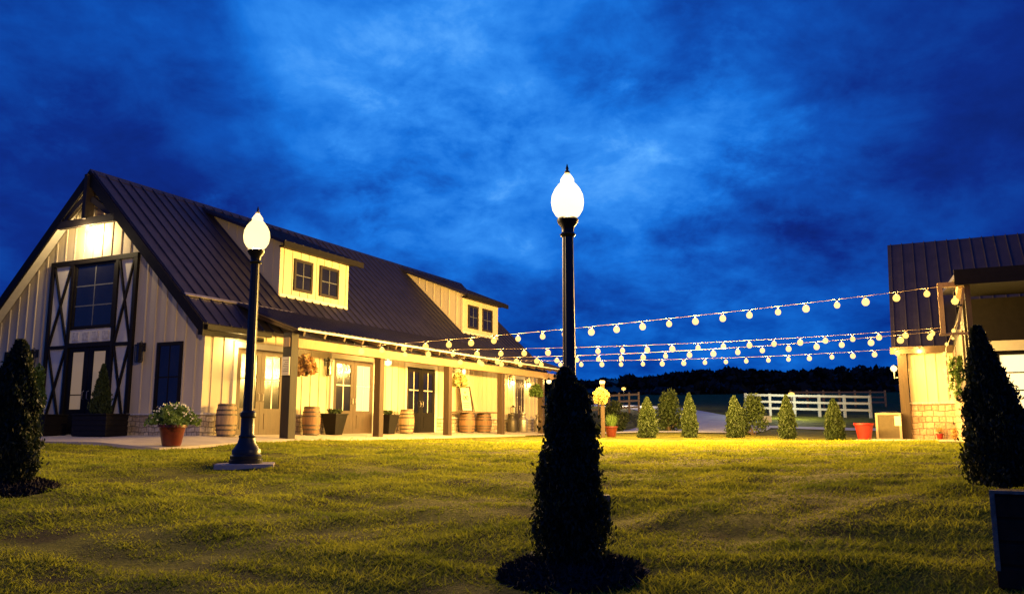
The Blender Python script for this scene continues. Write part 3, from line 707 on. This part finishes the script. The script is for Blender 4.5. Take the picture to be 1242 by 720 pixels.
l1 = onground(301, 12.8); l2 = onground(691, 10.0)
lamp_post(l1, 'black lamp post with glowing acorn globe in front of the left barn', 1350)
lamp_post(l2, 'black lamp post with glowing globe in the middle behind the central arborvitae', 100, .29)

# ------------------------------------------------------------------ string lights
def strand(A, B, nb, sag, label, power=390., start=.5, name='string_lights'):
    t_ = thing(name, label, 'string lights', A, 0, 'strings of lit bulbs over the lawn')
    A = Vector(A); B = Vector(B); d = B - A
    f = lambda q: d * q + Vector((0, 0, -4 * sag * q * (1 - q)))
    MB().tube([f(k / 40) for k in range(41)], .007, 5).build('cable', M['cable'], t_)
    for k in range(nb):
        q = (k + start) / nb; p = f(q) + Vector((random.uniform(-.03, .03), random.uniform(-.03, .03), 0))
        sk_ = MB().lathe([(.012, -.06), (.02, -.055), (.02, -.012), (.01, 0)], 8).build('socket', M['black'], t_, loc=p)
        bo = bpy.data.objects.new('bulb', BULB); COL.objects.link(bo); bo.parent = t_; bo.location = p + Vector((0, 0, -.125)); bs_ = random.uniform(1.2, 1.5); bo.scale = (bs_, bs_, bs_)
        point('bulb_light', p + Vector((0, 0, -.13)), power * random.uniform(.75, 1.2) * min(1, .08 + .12 * k, .15 + .14 * (nb - 1 - k)), .03, WARM, t_)
    return t_
M['cable'] = mat('cable_rubber', (.07, .045, .035), .5, .1)
_b = MB().lathe([(.018, .05), (.045, .03), (.062, -.01), (.055, -.05), (.03, -.075), (.01, -.08)], 12); _o = _b.build('bulb_source', M['bulb']); BULB = _o.data; BULB.name = 'bulb'
bpy.data.objects.remove(_o)
def onpl(px, py, y):      # point on the vertical plane y = const of the barn frame
    r = ray(px, py); P0 = P(0, y); n = V
    s = (P0.dot(n)) / r.dot(n); return Vector((r.x * s, r.y * s, r.z * s + EYE))
dzc = Vector((0, 0, .12))
sA = (onpl(425, 421, -1.98), at(1143, 347, 19.7)); sB = (onpl(478, 424, -1.98), at(1146, 397, 24.6)); sC = (onpl(548, 434, -1.98), at(1146, 401, 22.6)); sD = (onpl(572, 436, -1.98), at(1154, 418, 29.2))
sE = (onpl(500, 424, -1.98), at(1147, 398, 26.5))
strand(*sA, 23, .11, 'highest string of bulbs rising from the left porch to the timber bracket')
strand(*sB, 22, .17, 'second highest string of bulbs, starting near the second porch post')
strand(*sC, 21, .17, 'string of bulbs third from the top over the far lawn')
strand(*sD, 23, .22, 'lowest string of bulbs, ending above the tan stone wall')

# ------------------------------------------------------------------ right barn
rb = thing('barn', 'dark roofed barn on the right with cream siding over tan stone', 'barn', P(0, 0), ROT)
X0 = 17.2; G0 = -.6
wm = MB(); wm.box(X0, -30, G0, X0 + 9.2, -16.75, 3.25)
y = -18.3
while y < -16.8: wm.box(X0 - .026, y - .022, 1.08, X0, y + .022, 3.05); y += .34
wm.prism([(X0, -16.75, 3.25), (X0 + 4.6, -16.75, 7.6), (X0 + 9.2, -16.75, 3.25)], (0, -13.2, 0))
wm.build('wall', M['siding'], rb)
sb = MB(); sb.box(X0 - .10, -18.25, G0, X0 + .001, -16.70, 1.02); sb.build('stone_base', M['stone_tan'], rb)
sb = MB(); sb.box(X0 - .14, -18.25, 1.022, X0 - .001, -16.68, 1.08); sb.build('stone_cap', M['paleedge'], rb)
cpst = MB(); cpst.box(X0 - .32, -16.72, G0, X0 - .10, -16.42, 3.0); cpst.build('corner_post', M['postwood'], rb)
def roofplate_y(mb, y0, y1, xa, za, xb, zb, th=.1, ribs=.42, rib=.04):
    d = Vector((xb - xa, 0, zb - za)).normalized(); nrm = Vector((-d.z, 0, d.x));
    if nrm.z < 0: nrm = -nrm
    a = Vector((xa, y0, za)); b__ = Vector((xb, y0, zb))
    mb.prism([a, a + nrm * th, b__ + nrm * th, b__], (0, y1 - y0, 0))
    y_ = y0 + .06
    while ribs and y_ < y1 - .02:
        o1 = a + nrm * th; o2 = b__ + nrm * th
        mb.prism([(o1.x, y_ - .025, o1.z - .01), (o1.x, y_ + .025, o1.z - .01), (o1.x + nrm.x * rib, y_ + .012, o1.z + rib), (o1.x + nrm.x * rib, y_ - .012, o1.z + rib)], o2 - o1); y_ += ribs
rr_ = MB(); roofplate_y(rr_, -30.3, -16.25, X0 - .42, 2.95, X0 + 4.6, 7.75); roofplate_y(rr_, -30.3, -16.25, X0 + 9.6, 2.95, X0 + 4.6, 7.75)
rro = rr_.build('roof', M['roof'], rb)
q = MB(); q.box(X0 - .52, -30.2, 2.80, X0 - .43, -16.2, 3.05); q.build('fascia', M['postwood'], rro)
q = MB(); q.box(X0 - .41, -18.2, 2.86, X0, -16.3, 2.92); q.build('soffit', M['paletimber'], rro)
# wing coming towards the lawn
ww = MB(); ww.box(8.6, -30, G0, X0 - .001, -18.25, 3.55); ww.build('wing_wall', M['blackpaint'], rb)
sb = MB(); sb.box(8.5, -18.26, G0, X0 - .11, -18.14, 1.0); sb.box(8.49, -19.2, G0, 8.6, -18.26, .998); sb.build('stone_base', M['stone_tan'], rb)
lw = MB(); lw.box(9.2, -18.249, 1.1, 16.9, -18.20, 2.8); lw.build('side_boarding', M['postwood'], rb)
wr = MB(); roofplate_y(wr, -30.2, -18.02, 6.0, 3.74, X0 + 1.4, 5.1, .1, .42)
wro = wr.build('wing_roof', M['roof'], rb)
q = MB(); q.box(5.9, -30.2, 3.55, 5.995, -18.0, 3.92); q.build('fascia', M['blackpaint'], wro)
q = MB(); q.box(6.0, -30.1, 3.62, 8.6, -18.1, 3.70); q.build('soffit', M['blackpaint'], wro)
# lit window and white trim
window(rb, 'g', -21.2, -18.92, .62, 2.12, 8.6, 3, 3, 'blackpaint', 'blackpaint', 'litwin', fw=.07, d=.07)
q = MB(); q.box(8.50, -21.6, 2.16, 8.599, -18.62, 2.42); q.box(8.50, -18.88, .5, 8.599, -18.66, 2.16); q.build('window_trim', M['trim'], rb)
point('added_trim_light', (8.2, -20.2, 2.35), 1, .06, (1, .68, .22), rb)  # bare light without a fitting, added to brighten the window trim
point('corner_light', (16.3, -17.3, 2.75), 8, .06, (1, .68, .22), rb)
# tall corner post, outrigger beam and drop post
cf = MB(); cf.box(6.05, -18.32, G0, 6.21, -18.20, 3.56); cf.build('porch_post', M['postwood'], rb)
cf = MB(); cf.box(6.02, -18.20, 3.54, 6.16, -17.63, 3.65); cf.box(6.02, -17.74, 2.42, 6.14, -17.63, 3.54); cf.box(6.205, -18.2, 3.52, 8.5, -18.08, 3.68)
cf.bar((6.10, -18.19, 3.50), (6.10, -18.0, 2.50), .06, .06); cf.box(6.03, -18.20, 2.38, 6.15, -17.60, 2.44); cf.build('timber_bracket', M['paletimber'], rb)
q = MB(); q.box(6.05, -18.12, 3.06, 6.14, -18.02, 3.10); q.build('lamp_arm', M['black'], rb)
bl = thing('bulb_lamp', 'single bright bulb inside the timber bracket of the right barn', 'lamp', P(5.95, -17.98, 3.2), ROT)
MB().lathe([(.02, .10), (.03, .05), (.07, .02), (.085, -.03), (.06, -.09), (.02, -.11)], 12).build('bulb', M['bulb'], bl)
MB().lathe([(.02, .10), (.035, .11), (.03, .2)], 10).build('socket', M['black'], bl)
point('bracket_light', (-.05, 0, -.2), 2, .05, WARM, bl)
# hanging string of bulbs down the corner with greenery
def hang():
    top = at(1163, 385, 19.9); t_ = thing('string_lights', 'short string of bulbs hanging down the corner of the right barn', 'string lights', top, 0, 'strings of lit bulbs over the lawn')
    pts = [(0, 0, 0), (-.02, .3, -.35), (-.06, .6, -.7), (-.02, .7, -1.1), (.05, .8, -1.5), (.06, .8, -1.9)]
    MB().tube(pts, .011, 5).build('cable', M['cable'], t_)
    for k, p in enumerate(pts):
        for j in (0, .5):
            if k == len(pts) - 1 and j: continue
            n_x = pts[min(k + 1, len(pts) - 1)]; q_ = Vector(p).lerp(Vector(n_x), j)
            bo = bpy.data.objects.new('bulb', BULB); COL.objects.link(bo); bo.parent = t_; bo.location = q_ + Vector((-.03 + random.uniform(-.05, .05), 0, -.08 + random.uniform(-.06, .06))); bs_ = random.uniform(.5, .85); bo.scale = (bs_, bs_, bs_)
            if j == 0: point('bulb_light', q_ + Vector((-.03, 0, -.09)), 5, .05, WARM, t_)
    gv = bpy.data.objects.new('garland', None)
    n = 1500; zz_ = -1.2 - rng.random(n) * .8 + .3; Pg = np.stack([rng.normal(size=n) * .07, .7 + rng.normal(size=n) * .07, zz_], 1)
    return t_
hang()
vg = thing('hanging_plant', 'trailing green plant on the corner of the right barn', 'plant', at(1160, 437, 20.6), 0)
n = 700; k_ = rng.integers(0, 7, n); z_ = -rng.random(n) ** .8 * (.35 + .12 * k_); Pg = np.stack([.10 * np.cos(k_ * 2.3) + .06 * np.sin(z_ * 8 + k_) + rng.normal(size=n) * .02, .10 * np.sin(k_ * 2.3) + rng.normal(size=n) * .02, z_ + .1], 1)
npmesh('foliage', leafquads(Pg, .07, .2), 4, M['leaf'], vg)
MB().tube([(0, 0, .35), (0, 0, 0), (.02, 0, -.5)], .012, 5).build('stem', M['bark'], vg)
# globe lamp on the left corner post of the right barn
pl = thing('wall_lamp', 'small round lit lamp on the left corner post of the right barn', 'lamp', P(X0 - .2, -16.28, 2.3), ROT)
MB().lathe([(.02, -.12), (.09, -.07), (.12, 0), (.09, .07), (.02, .12)], 14).build('globe', M['sconce'], pl)
MB().tube([(0, -.12, -.32), (0, 0, -.34), (0, 0, -.1)], .02, 6).build('bracket', M['fencewhite'], pl)
point('wall_light', (-.2, .05, -.1), 8, .08, WARM, pl)
# patio strip before it
o = sheet('path', 13.5, X0 - .1, -18.1, -15.0, lambda x, y: -.22 , M['concrete'], 1).build('path', M['concrete'], loc=P(0, 0), rot=ROT); struct(o)

# AC unit
def ac_unit():
    t_ = thing('air_conditioner', 'beige air conditioner unit standing left of the right barn', 'air conditioner', P(16.75, -16.0, -.25), ROT)
    b1 = MB(); b1.box(-.42, -.42, .88, .42, .42, .95); b1.box(-.42, -.42, 0, .42, .42, .06)
    for a in (-.42, .34):
        for c in (-.42, .34): b1.box(a, c, .06, a + .08, c + .08, .88)
    b1.build('casing', M['ac'], t_)
    b1 = MB(); b1.box(-.385, -.385, .06, .385, .385, .88)
    for k in range(18): z = .09 + k * .044; b1.box(-.40, -.335, z, -.386, .335, z + .014); b1.box(-.335, .386, z, .335, .40, z + .014)
    b1.build('grille', M['acgrille'], t_)
    MB().lathe([(.33, 0), (.33, .03), (.28, .05)], 24, (0, 0, .95)).build('fan_guard', M['black'], t_)
    b1 = MB(); b1.box(-.425, -.41, .5, -.402, -.2, .84); b1.build('label_plate', M['trim'], t_)
ac_unit()

# ------------------------------------------------------------------ pots and plants
def pot(loc, R, H, m, label, leafm='leaf', n=2500, pr=.45, ph=.45, flowers=None, leaf=.06, group=None, name='flower_pot', tall=False):
    t_ = thing(name, label, 'potted plant', loc, 0, group)
    MB().lathe([(R * .62, 0), (R * .68, H * .1), (R * .92, H * .86), (R * .95, H * .87), (R * 1.03, H * .88), (R * 1.03, H), (R * .92, H), (R * .88, H * .9)], 26).build('pot', M[m], t_)
    MB().lathe([(R * .86, H * .86), (R * .8, H * .91)], 20).build('soil', M['soil'], t_)
    if n:
        d = rng.normal(size=(n, 3)); d /= np.linalg.norm(d, axis=1, keepdims=True); d[:, 2] = np.abs(d[:, 2]) - .25
        rr2 = rng.random((n, 1)) ** .5; cl_ = 1 + .25 * np.sin(4 * np.arctan2(d[:, 1:2], d[:, 0:1]) + d[:, 2:3] * 5)
        Pp = d * rr2 * cl_ * np.array([pr, pr, ph]); Pp[:, 2] += H + .1
        npmesh('foliage', leafquads(Pp, leaf, .3), 4, M[leafm], t_)
        s_ = MB()
        for k in range(9):
            a = k * .7; s_.tube([(0, 0, H * .9), (math.cos(a) * pr * .3, math.sin(a) * pr * .3, H + ph * .4), (math.cos(a) * pr * .7, math.sin(a) * pr * .7, H + ph * .6)], .008, 5)
        s_.build('stems', M['leaf'], t_)
        if flowers:
            k = n // 22; d = rng.normal(size=(k, 3)); d /= np.linalg.norm(d, axis=1, keepdims=True); d[:, 2] = np.abs(d[:, 2]) - .1
            Pf = d * np.array([pr, pr, ph]) * (.9 + .15 * rng.random((k, 1))); Pf[:, 2] += H + .12
            npmesh('blossom', leafquads(Pf, leaf * .8, 0, 1.1), 4, M[flowers], t_)
    return t_
q = P(-2.45, -1.75); pot((q.x, q.y, slabz(-2.45, -1.75)), .31, .48, 'terracotta', 'large dark red pot of leafy white flowers by the barn corner', n=2600, pr=.50, ph=.42, flowers='whiteflower', leaf=.06)
lo = P(15.3, -15.25, -.215); pot(lo, .33, .56, 'redpot', 'bright red empty-looking plastic pot left of the air conditioner', n=0)
lo = onground(741, 31); 
def grass_pot():
    t_ = pot(lo, .24, .40, 'terracotta', 'small red pot of spiky grass beside the wooden flower post', n=0)
    n = 260; a = rng.random(n) * 6.283; r_ = rng.random(n) * .15; l_ = .3 + rng.random(n) * .3; th = rng.random(n) * .8
    B = np.stack([r_ * np.cos(a), r_ * np.sin(a), np.full(n, .36)], 1); T_ = B + np.stack([np.cos(a) * l_ * np.sin(th) * .7, np.sin(a) * l_ * np.sin(th) * .7, l_ * np.cos(th)], 1)
    S = np.stack([-np.sin(a) * .012, np.cos(a) * .012, 0 * a], 1)
    npmesh('grass_leaves', np.stack([B - S, B + S, T_], 1).reshape(-1, 3), 3, M['leaf'], t_)
grass_pot()
lo = P(X0 - .3, -17.6, -.22); pot(lo, .12, .2, 'redpot', 'tiny red pot at the foot of the tan stone wall', n=150, pr=.12, ph=.15, leaf=.04, leafm='peach')
bush(P(X0 - .5, -18.1, -.22), .25, .35, 700, .05, 'low dry brown plant at the stone corner of the right barn', 'peach', blobs=4)

# post with a ball of yellow flowers
t_ = thing('flower_post', 'wooden post with a ball of yellow flowers at its top', 'post', onground(731, 30.5))
MB().box(-.07, -.07, -.2, .07, .07, 1.95).build('post', M['postwood'], t_, bevel=.01)
q = MB(); q.box(-.09, -.09, 1.95, .09, .09, 2.06); q.build('post_cap', M['paleedge'], t_)
n = 1600; d = rng.normal(size=(n, 3)); d /= np.linalg.norm(d, axis=1, keepdims=True); Pf = d * (.19 + .09 * rng.random((n, 1))) * (1 + .07 * np.sin(5 * np.arctan2(d[:, 2:3], d[:, 0:1]))); Pf[:, 2] += 1.50; Pf[:, 0] -= .08; Pf[:, 1] -= .15
npmesh('blossom', leafquads(Pf, .10, 0, 1.3), 4, M['ylflower'], t_)
MB().tube([(0, -.07, 1.8), (-.04, -.15, 1.85), (-.08, -.15, 1.6)], .012, 5).build('hook', M['black'], t_)
point('post_light', onground(733, 29.6, 1.2), 5, .05, WARM)

# hanging baskets on the porch
def basket(loc, m, label, R=.28, z1=2.42):
    t_ = thing('hanging_basket', label, 'hanging basket', loc, 0, 'hanging baskets on the porch')
    n = 1500; d = rng.normal(size=(n, 3)); d /= np.linalg.norm(d, axis=1, keepdims=True)
    Pf = d * R * (.5 + .5 * rng.random((n, 1))) * (1 + .3 * np.sin(6 * np.arctan2(d[:, 1:2], d[:, 0:1]) + 3 * d[:, 2:3])); Pf[:, 2] = Pf[:, 2] * .85 + .05 - .12 * (np.hypot(Pf[:, 0], Pf[:, 1]) / R) ** 2
    npmesh('foliage', leafquads(Pf, .08, 0, 1.8), 4, M[m], t_)
    MB().lathe([(.07, -.28), (.13, -.2), (.17, -.06), (.17, -.03)], 16).build('basket', M['darkwood'], t_)
    h_ = MB(); top = z1 - loc[2]
    for a in (0, 2.1, 4.2): h_.tube([(.16 * math.cos(a), .16 * math.sin(a), -.04), (0, 0, top * .7)], .006, 4)
    h_.tube([(0, 0, top * .7), (0, 0, top)], .006, 4); h_.build('chain', M['black'], t_)
basket(P(2.3, -1.5, 1.92), 'peach', 'hanging basket of peach coloured plants between the first two porch posts')
basket(P(11.05, -1.5, 1.94), 'ylflower', 'hanging basket of yellow flowers just right of the third porch post', .26)
basket(P(18.0, -1.5, 1.80), 'leaf', 'hanging basket of green leaves left of the last porch post', .28)

# gable planters
def planter(y0, y1, label):
    t_ = thing('planter_box', label, 'planter', P(-.75, (y0 + y1) / 2, -.03), ROT, 'black planter boxes at the gable doors')
    h = (y1 - y0) / 2; b1 = MB(); b1.box(-.33, -h, 0, .33, h, .56)
    for k in range(4): b1.box(-.345, -h - .012, .02 + k * .135, .345, h + .012, .02 + k * .135 + .12)
    b1.box(-.37, -h - .03, .56, .37, h + .03, .60); b1.build('box', M['blackpaint'], t_, bevel=.006)
    MB().box(-.28, -h + .05, .5, .28, h - .05, .603).build('soil', M['soil'], t_)
planter(2.25, 3.58, 'long black planter box right of the gable doors'); planter(4.75, 6.5, 'long black planter box left of the gable doors')
arborvitae(P(-.75, 2.93, .54), 1.35, [(0, .24), (.1, .27), (.4, .20), (.75, .10), (1, .02)], 7000, .04, 'small cone arborvitae in the black planter right of the gable doors', None, 'arbor')
bush(P(-.75, 5.75, .55), .34, 1.35, 3600, .06, 'loose leafy bush in the black planter left of the gable doors', 'leaf', blobs=9)

# barrels
def barrel(loc, m, label, group='barrels along the porch wall', H=.86, R=.27):
    t_ = thing('barrel', label, 'barrel', loc, random.random() * 3, group)
    B = MB(); n = 24
    prof = [(R * .82 + R * .2 * math.sin(math.pi * k / 8), H * k / 8) for k in range(9)]
    B.lathe([(R * .76, .03)] + prof + [(R * .76, H), (R * .74, H - .04)], n, flute=.012); B.build('staves', M[m], t_)
    for q_ in (.04, .2, .34, .66, .8, .95):
        r_ = R * .82 + R * .2 * math.sin(math.pi * q_) + .004
        MB().lathe([(r_, -.022), (r_ + .004, -.02), (r_ + .004, .02), (r_, .022)], n, (0, 0, H * q_)).build('hoop', M['hoop'], t_)
    return t_
def bl_(x, y, m, lab, g='barrels along the porch wall', **k): return barrel(P(x, y, slabz(x, y)), m, lab, g, **k)
bl_(.42, -.5, 'barrel_pale', 'wooden barrel by the barn corner left of the first door')
bl_(3.85, -.5, 'barrel', 'reddish oak barrel between the first and second porch doors')
bl_(9.05, -.5, 'barrel_pale', 'pale weathered barrel left of the black third door')
bl_(13.45, -.5, 'barrel', 'left barrel holding up the plank table', R=.33, H=.80)
bl_(14.9, -.5, 'barrel', 'right barrel holding up the plank table', R=.33, H=.80)
t_ = thing('plank_top', 'long wooden plank laid across two barrels', 'table top', P(14.2, -.5, .775), ROT)
q = MB(); q.box(-1.6, -.28, 0, 1.65, -.01, .05); q.box(-1.62, .0, 0, 1.63, .28, .05); q.build('plank', M['oldwood'], t_)
t_ = thing('sign_board', 'tall pale sign with a monogram leaning on the plank table', 'sign', P(13.75, -.32, .83), ROT)
q = MB(); q.prism([(-.42, -.02, 0), (.42, -.02, 0), (.42, .14, 1.0), (-.42, .14, 1.0)], (0, .03, 0)); q.build('board', M['signpaper'], t_)
q = MB()
for a, b__ in (((-.44, -.04, 0), (-.44, .12, 1.0)), ((.44, -.04, 0), (.44, .12, 1.0)), ((-.44, .12, 1.0), (.44, .12, 1.0)), ((-.44, -.04, .02), (.44, -.04, .02))): q.bar(a, b__, .04, .04)
q.bar((-.5, -.08, -.0), (-.42, .12, 1.04), .03, .03); q.bar((.5, -.08, 0), (.42, .12, 1.04), .03, .03)
q.build('frame', M['postwood'], t_)
q = MB()
def sgp(x, z): return (x, -.026 + .16 * z, z)
loop = [sgp(.0 + .07 * math.cos(a) - .12, .56 + .09 * math.sin(a)) for a in np.linspace(0, 6.28, 16)]; q.tube(loop, .012, 5)
loop = [sgp(.0 + .07 * math.cos(a) + .14, .56 + .09 * math.sin(a)) for a in np.linspace(0, 6.28, 16)]; q.tube(loop, .012, 5)
q.tube([sgp(-.04, .80), sgp(0, .72), sgp(.05, .81)], .014, 5); q.tube([sgp(-.06, .48), sgp(.02, .62), sgp(.08, .48)], .012, 5)
for k, wq in enumerate((.26, .20, .24)): q.tube([sgp(-wq, .34 - k * .09), sgp(wq, .34 - k * .09)], .009, 5)
q.build('lettering', M['doorwood'], t_)

# black tapered planters at the second door
def tub(x, label):
    t_ = thing('tall_planter', label, 'planter', P(x, -.5, slabz(0, -.5)), ROT, 'black tapered planters beside the second door')
    q = MB(); h0, h1 = .18, .29
    v = [(-h0, -h0, 0), (h0, -h0, 0), (h0, h0, 0), (-h0, h0, 0), (-h1, -h1, .62), (h1, -h1, .62), (h1, h1, .62), (-h1, h1, .62)]
    q.add(v, [(3, 2, 1, 0), (4, 5, 6, 7), (0, 1, 5, 4), (1, 2, 6, 5), (2, 3, 7, 6), (3, 0, 4, 7)]); q.box(-h1 - .02, -h1 - .02, .615, h1 + .02, h1 + .02, .66); q.build('tub', M['blackpaint'], t_)
    n = 260; Pp = np.stack([rng.normal(size=n) * .1, rng.normal(size=n) * .1, .66 + rng.random(n) * .12], 1); npmesh('foliage', leafquads(Pp, .06, .4), 4, M['arbor'], t_)
tub(4.95, 'black tapered planter left of the second porch door'); tub(7.85, 'black tapered planter right of the second porch post')
# milk cans
def milk_can(x, y, s, label, m='galv'):
    t_ = thing('milk_can', label, 'milk can', P(x, y, slabz(x, y)), ROT, 'milk cans by the far porch door')
    MB().lathe([(a * s, b * s) for a, b in ((.16, 0), (.17, .02), (.17, .42), (.165, .45), (.09, .56), (.09, .62), (.12, .66))], 20).build('body', M[m], t_)
    MB().lathe([(a * s, b * s) for a, b in ((.125, .66), (.125, .69), (.04, .72), (.03, .75))], 20).build('lid', M[m], t_)
    q = MB()
    for k in (-1, 1): q.tube([(k * .16 * s, 0, .46 * s), (k * .2 * s, 0, .52 * s), (k * .1 * s, 0, .58 * s)], .012, 5)
    q.build('handle', M['black'], t_)
milk_can(17.6, -.5, 1.15, 'dark milk can left of the far porch door', 'hoop'); milk_can(18.5, -.62, 1.25, 'pale milk can in front of the far porch door'); milk_can(20.3, -.55, 1.15, 'milk can on the right of the far porch door')
# little table lantern behind cans
t_ = thing('wall_lantern', 'small dark lantern standing on a crate beside the milk cans', 'lantern', P(18.0, -.35, 0), ROT)
q = MB(); q.box(-.2, -.15, 0, .2, .15, .8); q.build('crate', M['darkwood'], t_); q = MB(); q.box(-.09, -.09, .8, .09, .09, .83); q.box(-.09, -.09, 1.08, .09, .09, 1.1)
for a in (-.09, .07):
    for c in (-.09, .07): q.box(a, c, .83, a + .02, c + .02, 1.08)
q.lathe([(.09, 1.1), (.02, 1.18)], 10); q.build('lantern_body', M['black'], t_)

# ------------------------------------------------------------------ far field: fence, woods
def white_fence():
    A = onground(905, 52); B = onground(1056, 50)
    t_ = thing('ranch_fence', 'white three-rail ranch fence across the green field', 'fence', A)
    d = B - A; n = 5
    def gp(q_): p = A + d * q_; return Vector((p.x - A.x, p.y - A.y, gz(p.x, p.y) - A.z))
    for k in range(n + 1):
        p = gp(k / n); MB().box(p.x - .07, p.y - .07, p.z - .3, p.x + .07, p.y + .07, p.z + 1.35).build('fence_post', M['fencewhite'], t_)
    for h in (.45, .85, 1.25):
        r_ = MB()
        for k in range(n): r_.bar(gp(k / n) + Vector((0, -.09, h)), gp((k + 1) / n) + Vector((0, -.09, h)), .04, .13)
        r_.build('rail', M['fencewhite'], t_)
white_fence()
def dark_fence(px0, px1, D, label):
    A = onground(px0, D); B = onground(px1, D + 4); t_ = thing('rail_fence', label, 'fence', A); d = B - A; n = 6
    def gp(q_): p = A + d * q_; return Vector((p.x - A.x, p.y - A.y, gz(p.x, p.y) - A.z))
    for k in range(n + 1): p = gp(k / n); MB().box(p.x - .06, p.y - .06, p.z - .3, p.x + .06, p.y + .06, p.z + 1.3).build('fence_post', M['oldwood'], t_)
    for h in (.35, .75, 1.15):
        r_ = MB()
        for k in range(n): r_.bar(gp(k / n) + Vector((0, -.08, h)), gp((k + 1) / n) + Vector((0, -.08, h)), .04, .12)
        r_.build('rail', M['oldwood'], t_)
dark_fence(700, 775, 50, 'dark wooden rail fence beyond the driveway')
dark_fence(960, 1075, 62, 'dim wooden rail fence in the field behind the white fence')
def sign_plate(px, py, D, wq, hq, label, name='small_sign', mq='fencewhite', ph=.5):
    c_ = at(px, py, D); t_ = thing(name, label, 'sign', (c_.x, c_.y, c_.z)); q = MB(); q.box(-wq / 2, -.03, -hq / 2, wq / 2, .0, hq / 2); q.build('plate', M[mq], t_, bevel=.01)
    g_ = gz(c_.x, c_.y) - c_.z; MB().box(-.03, .0, g_ - .1, .03, .06, hq / 2).build('stake', M['oldwood'], t_)
sign_plate(803, 508, 40, .42, .34, 'small white sign plate between the two leftmost far arborvitaes'); sign_plate(930, 508, 44, .5, .34, 'small white sign plate left of the fourth far arborvitae')
yl = thing('yard_lamp', 'small round white lamp at the white fence behind the fourth far arborvitae', 'lamp', onground(961, 48.5)); q = MB(); q.tube([(0, 0, -.2), (0, 0, 1.35)], .03, 6); q.build('pole', M['black'], yl); point('yard_light', (0, 0, 1.46), 600, .1, (.85, 1, .85), yl)
MB().lathe([(.05, 1.35), (.17, 1.4), (.17, 1.52), (.05, 1.57)], 12).build('globe', M['bulb'], yl)
yl = thing('yard_lamp', 'tiny lit yard lamp far off above the dark rail fence', 'lamp', onground(757, 62)); q = MB(); q.tube([(0, 0, -.2), (0, 0, 1.25)], .03, 6); q.build('pole', M['black'], yl); point('yard_light', (0, 0, 1.36), 900, .1, (1, .85, .62), yl)
MB().lathe([(.05, 1.25), (.16, 1.3), (.16, 1.42), (.05, 1.47)], 12).build('globe', M['bulb'], yl)

# wooded hill far off (one mass)
def hills():
    xs = np.linspace(-420, 420, 140); v = []; f = []
    def top(x): return 9 + 3.2 * math.sin(x * .013 + .4) + 1.6 * math.sin(x * .041 + 1) + (2.5 if x > 0 else 0) * min(1, abs(x) / 60)
    rows = [(170, 0.), (190, .5), (215, .9), (250, 1.), (330, .7)]
    for D, q_ in rows:
        for x in xs: v.append((x, D, 5.2 + q_ * top(x) * .55))
    nx_ = len(xs)
    for j in range(len(rows) - 1):
        for i in range(nx_ - 1): f.append((j * nx_ + i, j * nx_ + i + 1, (j + 1) * nx_ + i + 1, (j + 1) * nx_ + i))
    struct(MB().add(v, f, True).build('hills', M['wood_far']))
    pts = []; sizes = []
    for D, n, base in ((128, 200, 3.6), (160, 260, 5.0), (195, 330, 8.0), (235, 360, 11)):
        for k in range(n):
            x = -D * 1.0 + 2.0 * D * (k + rng.random()) / n; 
            px_ = 621 + 1012 * x / D
            ht = np.interp(px_, [600, 700, 745, 800, 850, 950, 1040, 1100, 1200], [58, 55, 57, 60, 69, 66, 70, 72, 66]) / 1000 * D * (1 if D > 190 else .72)
            if D < 150: ht *= .62
            tp = (ht + EYE) * (.88 + .13 * rng.random()) ; bs = min(base, tp - 3)
            R = 2.2 + 2.2 * rng.random()
            m_ = 210; d = rng.normal(size=(m_, 3)); d /= np.linalg.norm(d, axis=1, keepdims=True)
            c3 = np.array([x, D + rng.normal() * 5, (tp + bs) / 2]); 
            pts.append(c3 + d * (rng.random((m_, 1)) ** .35) * np.array([R, R, (tp - bs) / 2]))
    A = np.concatenate(pts); o = npmesh('distant_wood', leafquads(A, 1.25, 0, 1.3), 4, M['wood_far'])
    o['kind'] = 'stuff'; tag(o, 'dark wooded ridge along the horizon behind the field', 'woods')
hills()

# ------------------------------------------------------------------ foreground bits
c_ = onground(731, 7.95)
t_ = thing('wooden_stump', 'small square wooden block in the grass behind the central arborvitae', 'wooden block', c_)
MB().box(-.065, -.05, -.1, .055, .06, .26).build('block', M['oldwood'], t_, bevel=.01)
c_ = at(1207, 640, 5.2); g_ = gz(c_.x, c_.y)
t_ = thing('wooden_crate', 'dark wooden crate with one pale worn corner at the lower right', 'crate', (c_.x, c_.y, g_ - .02), -.58)
zt = at(1210, 597, 5.0).z - g_ + .02
q = MB(); q.box(.0, .012, 0, .65, .5, zt - .02)
for k in range(4): q.box(-.01, .0, .02 + k * (zt - .04) / 4, .66, .51, .02 + (k + .86) * (zt - .04) / 4)
q.build('boards', M['charwood'], t_, bevel=.005)
q = MB(); q.box(-.016, -.008, .12, .012, .02, zt); q.box(.012, -.006, zt - .02, .4, .016, zt); q.build('worn_edge', M['wornwarm'], t_)
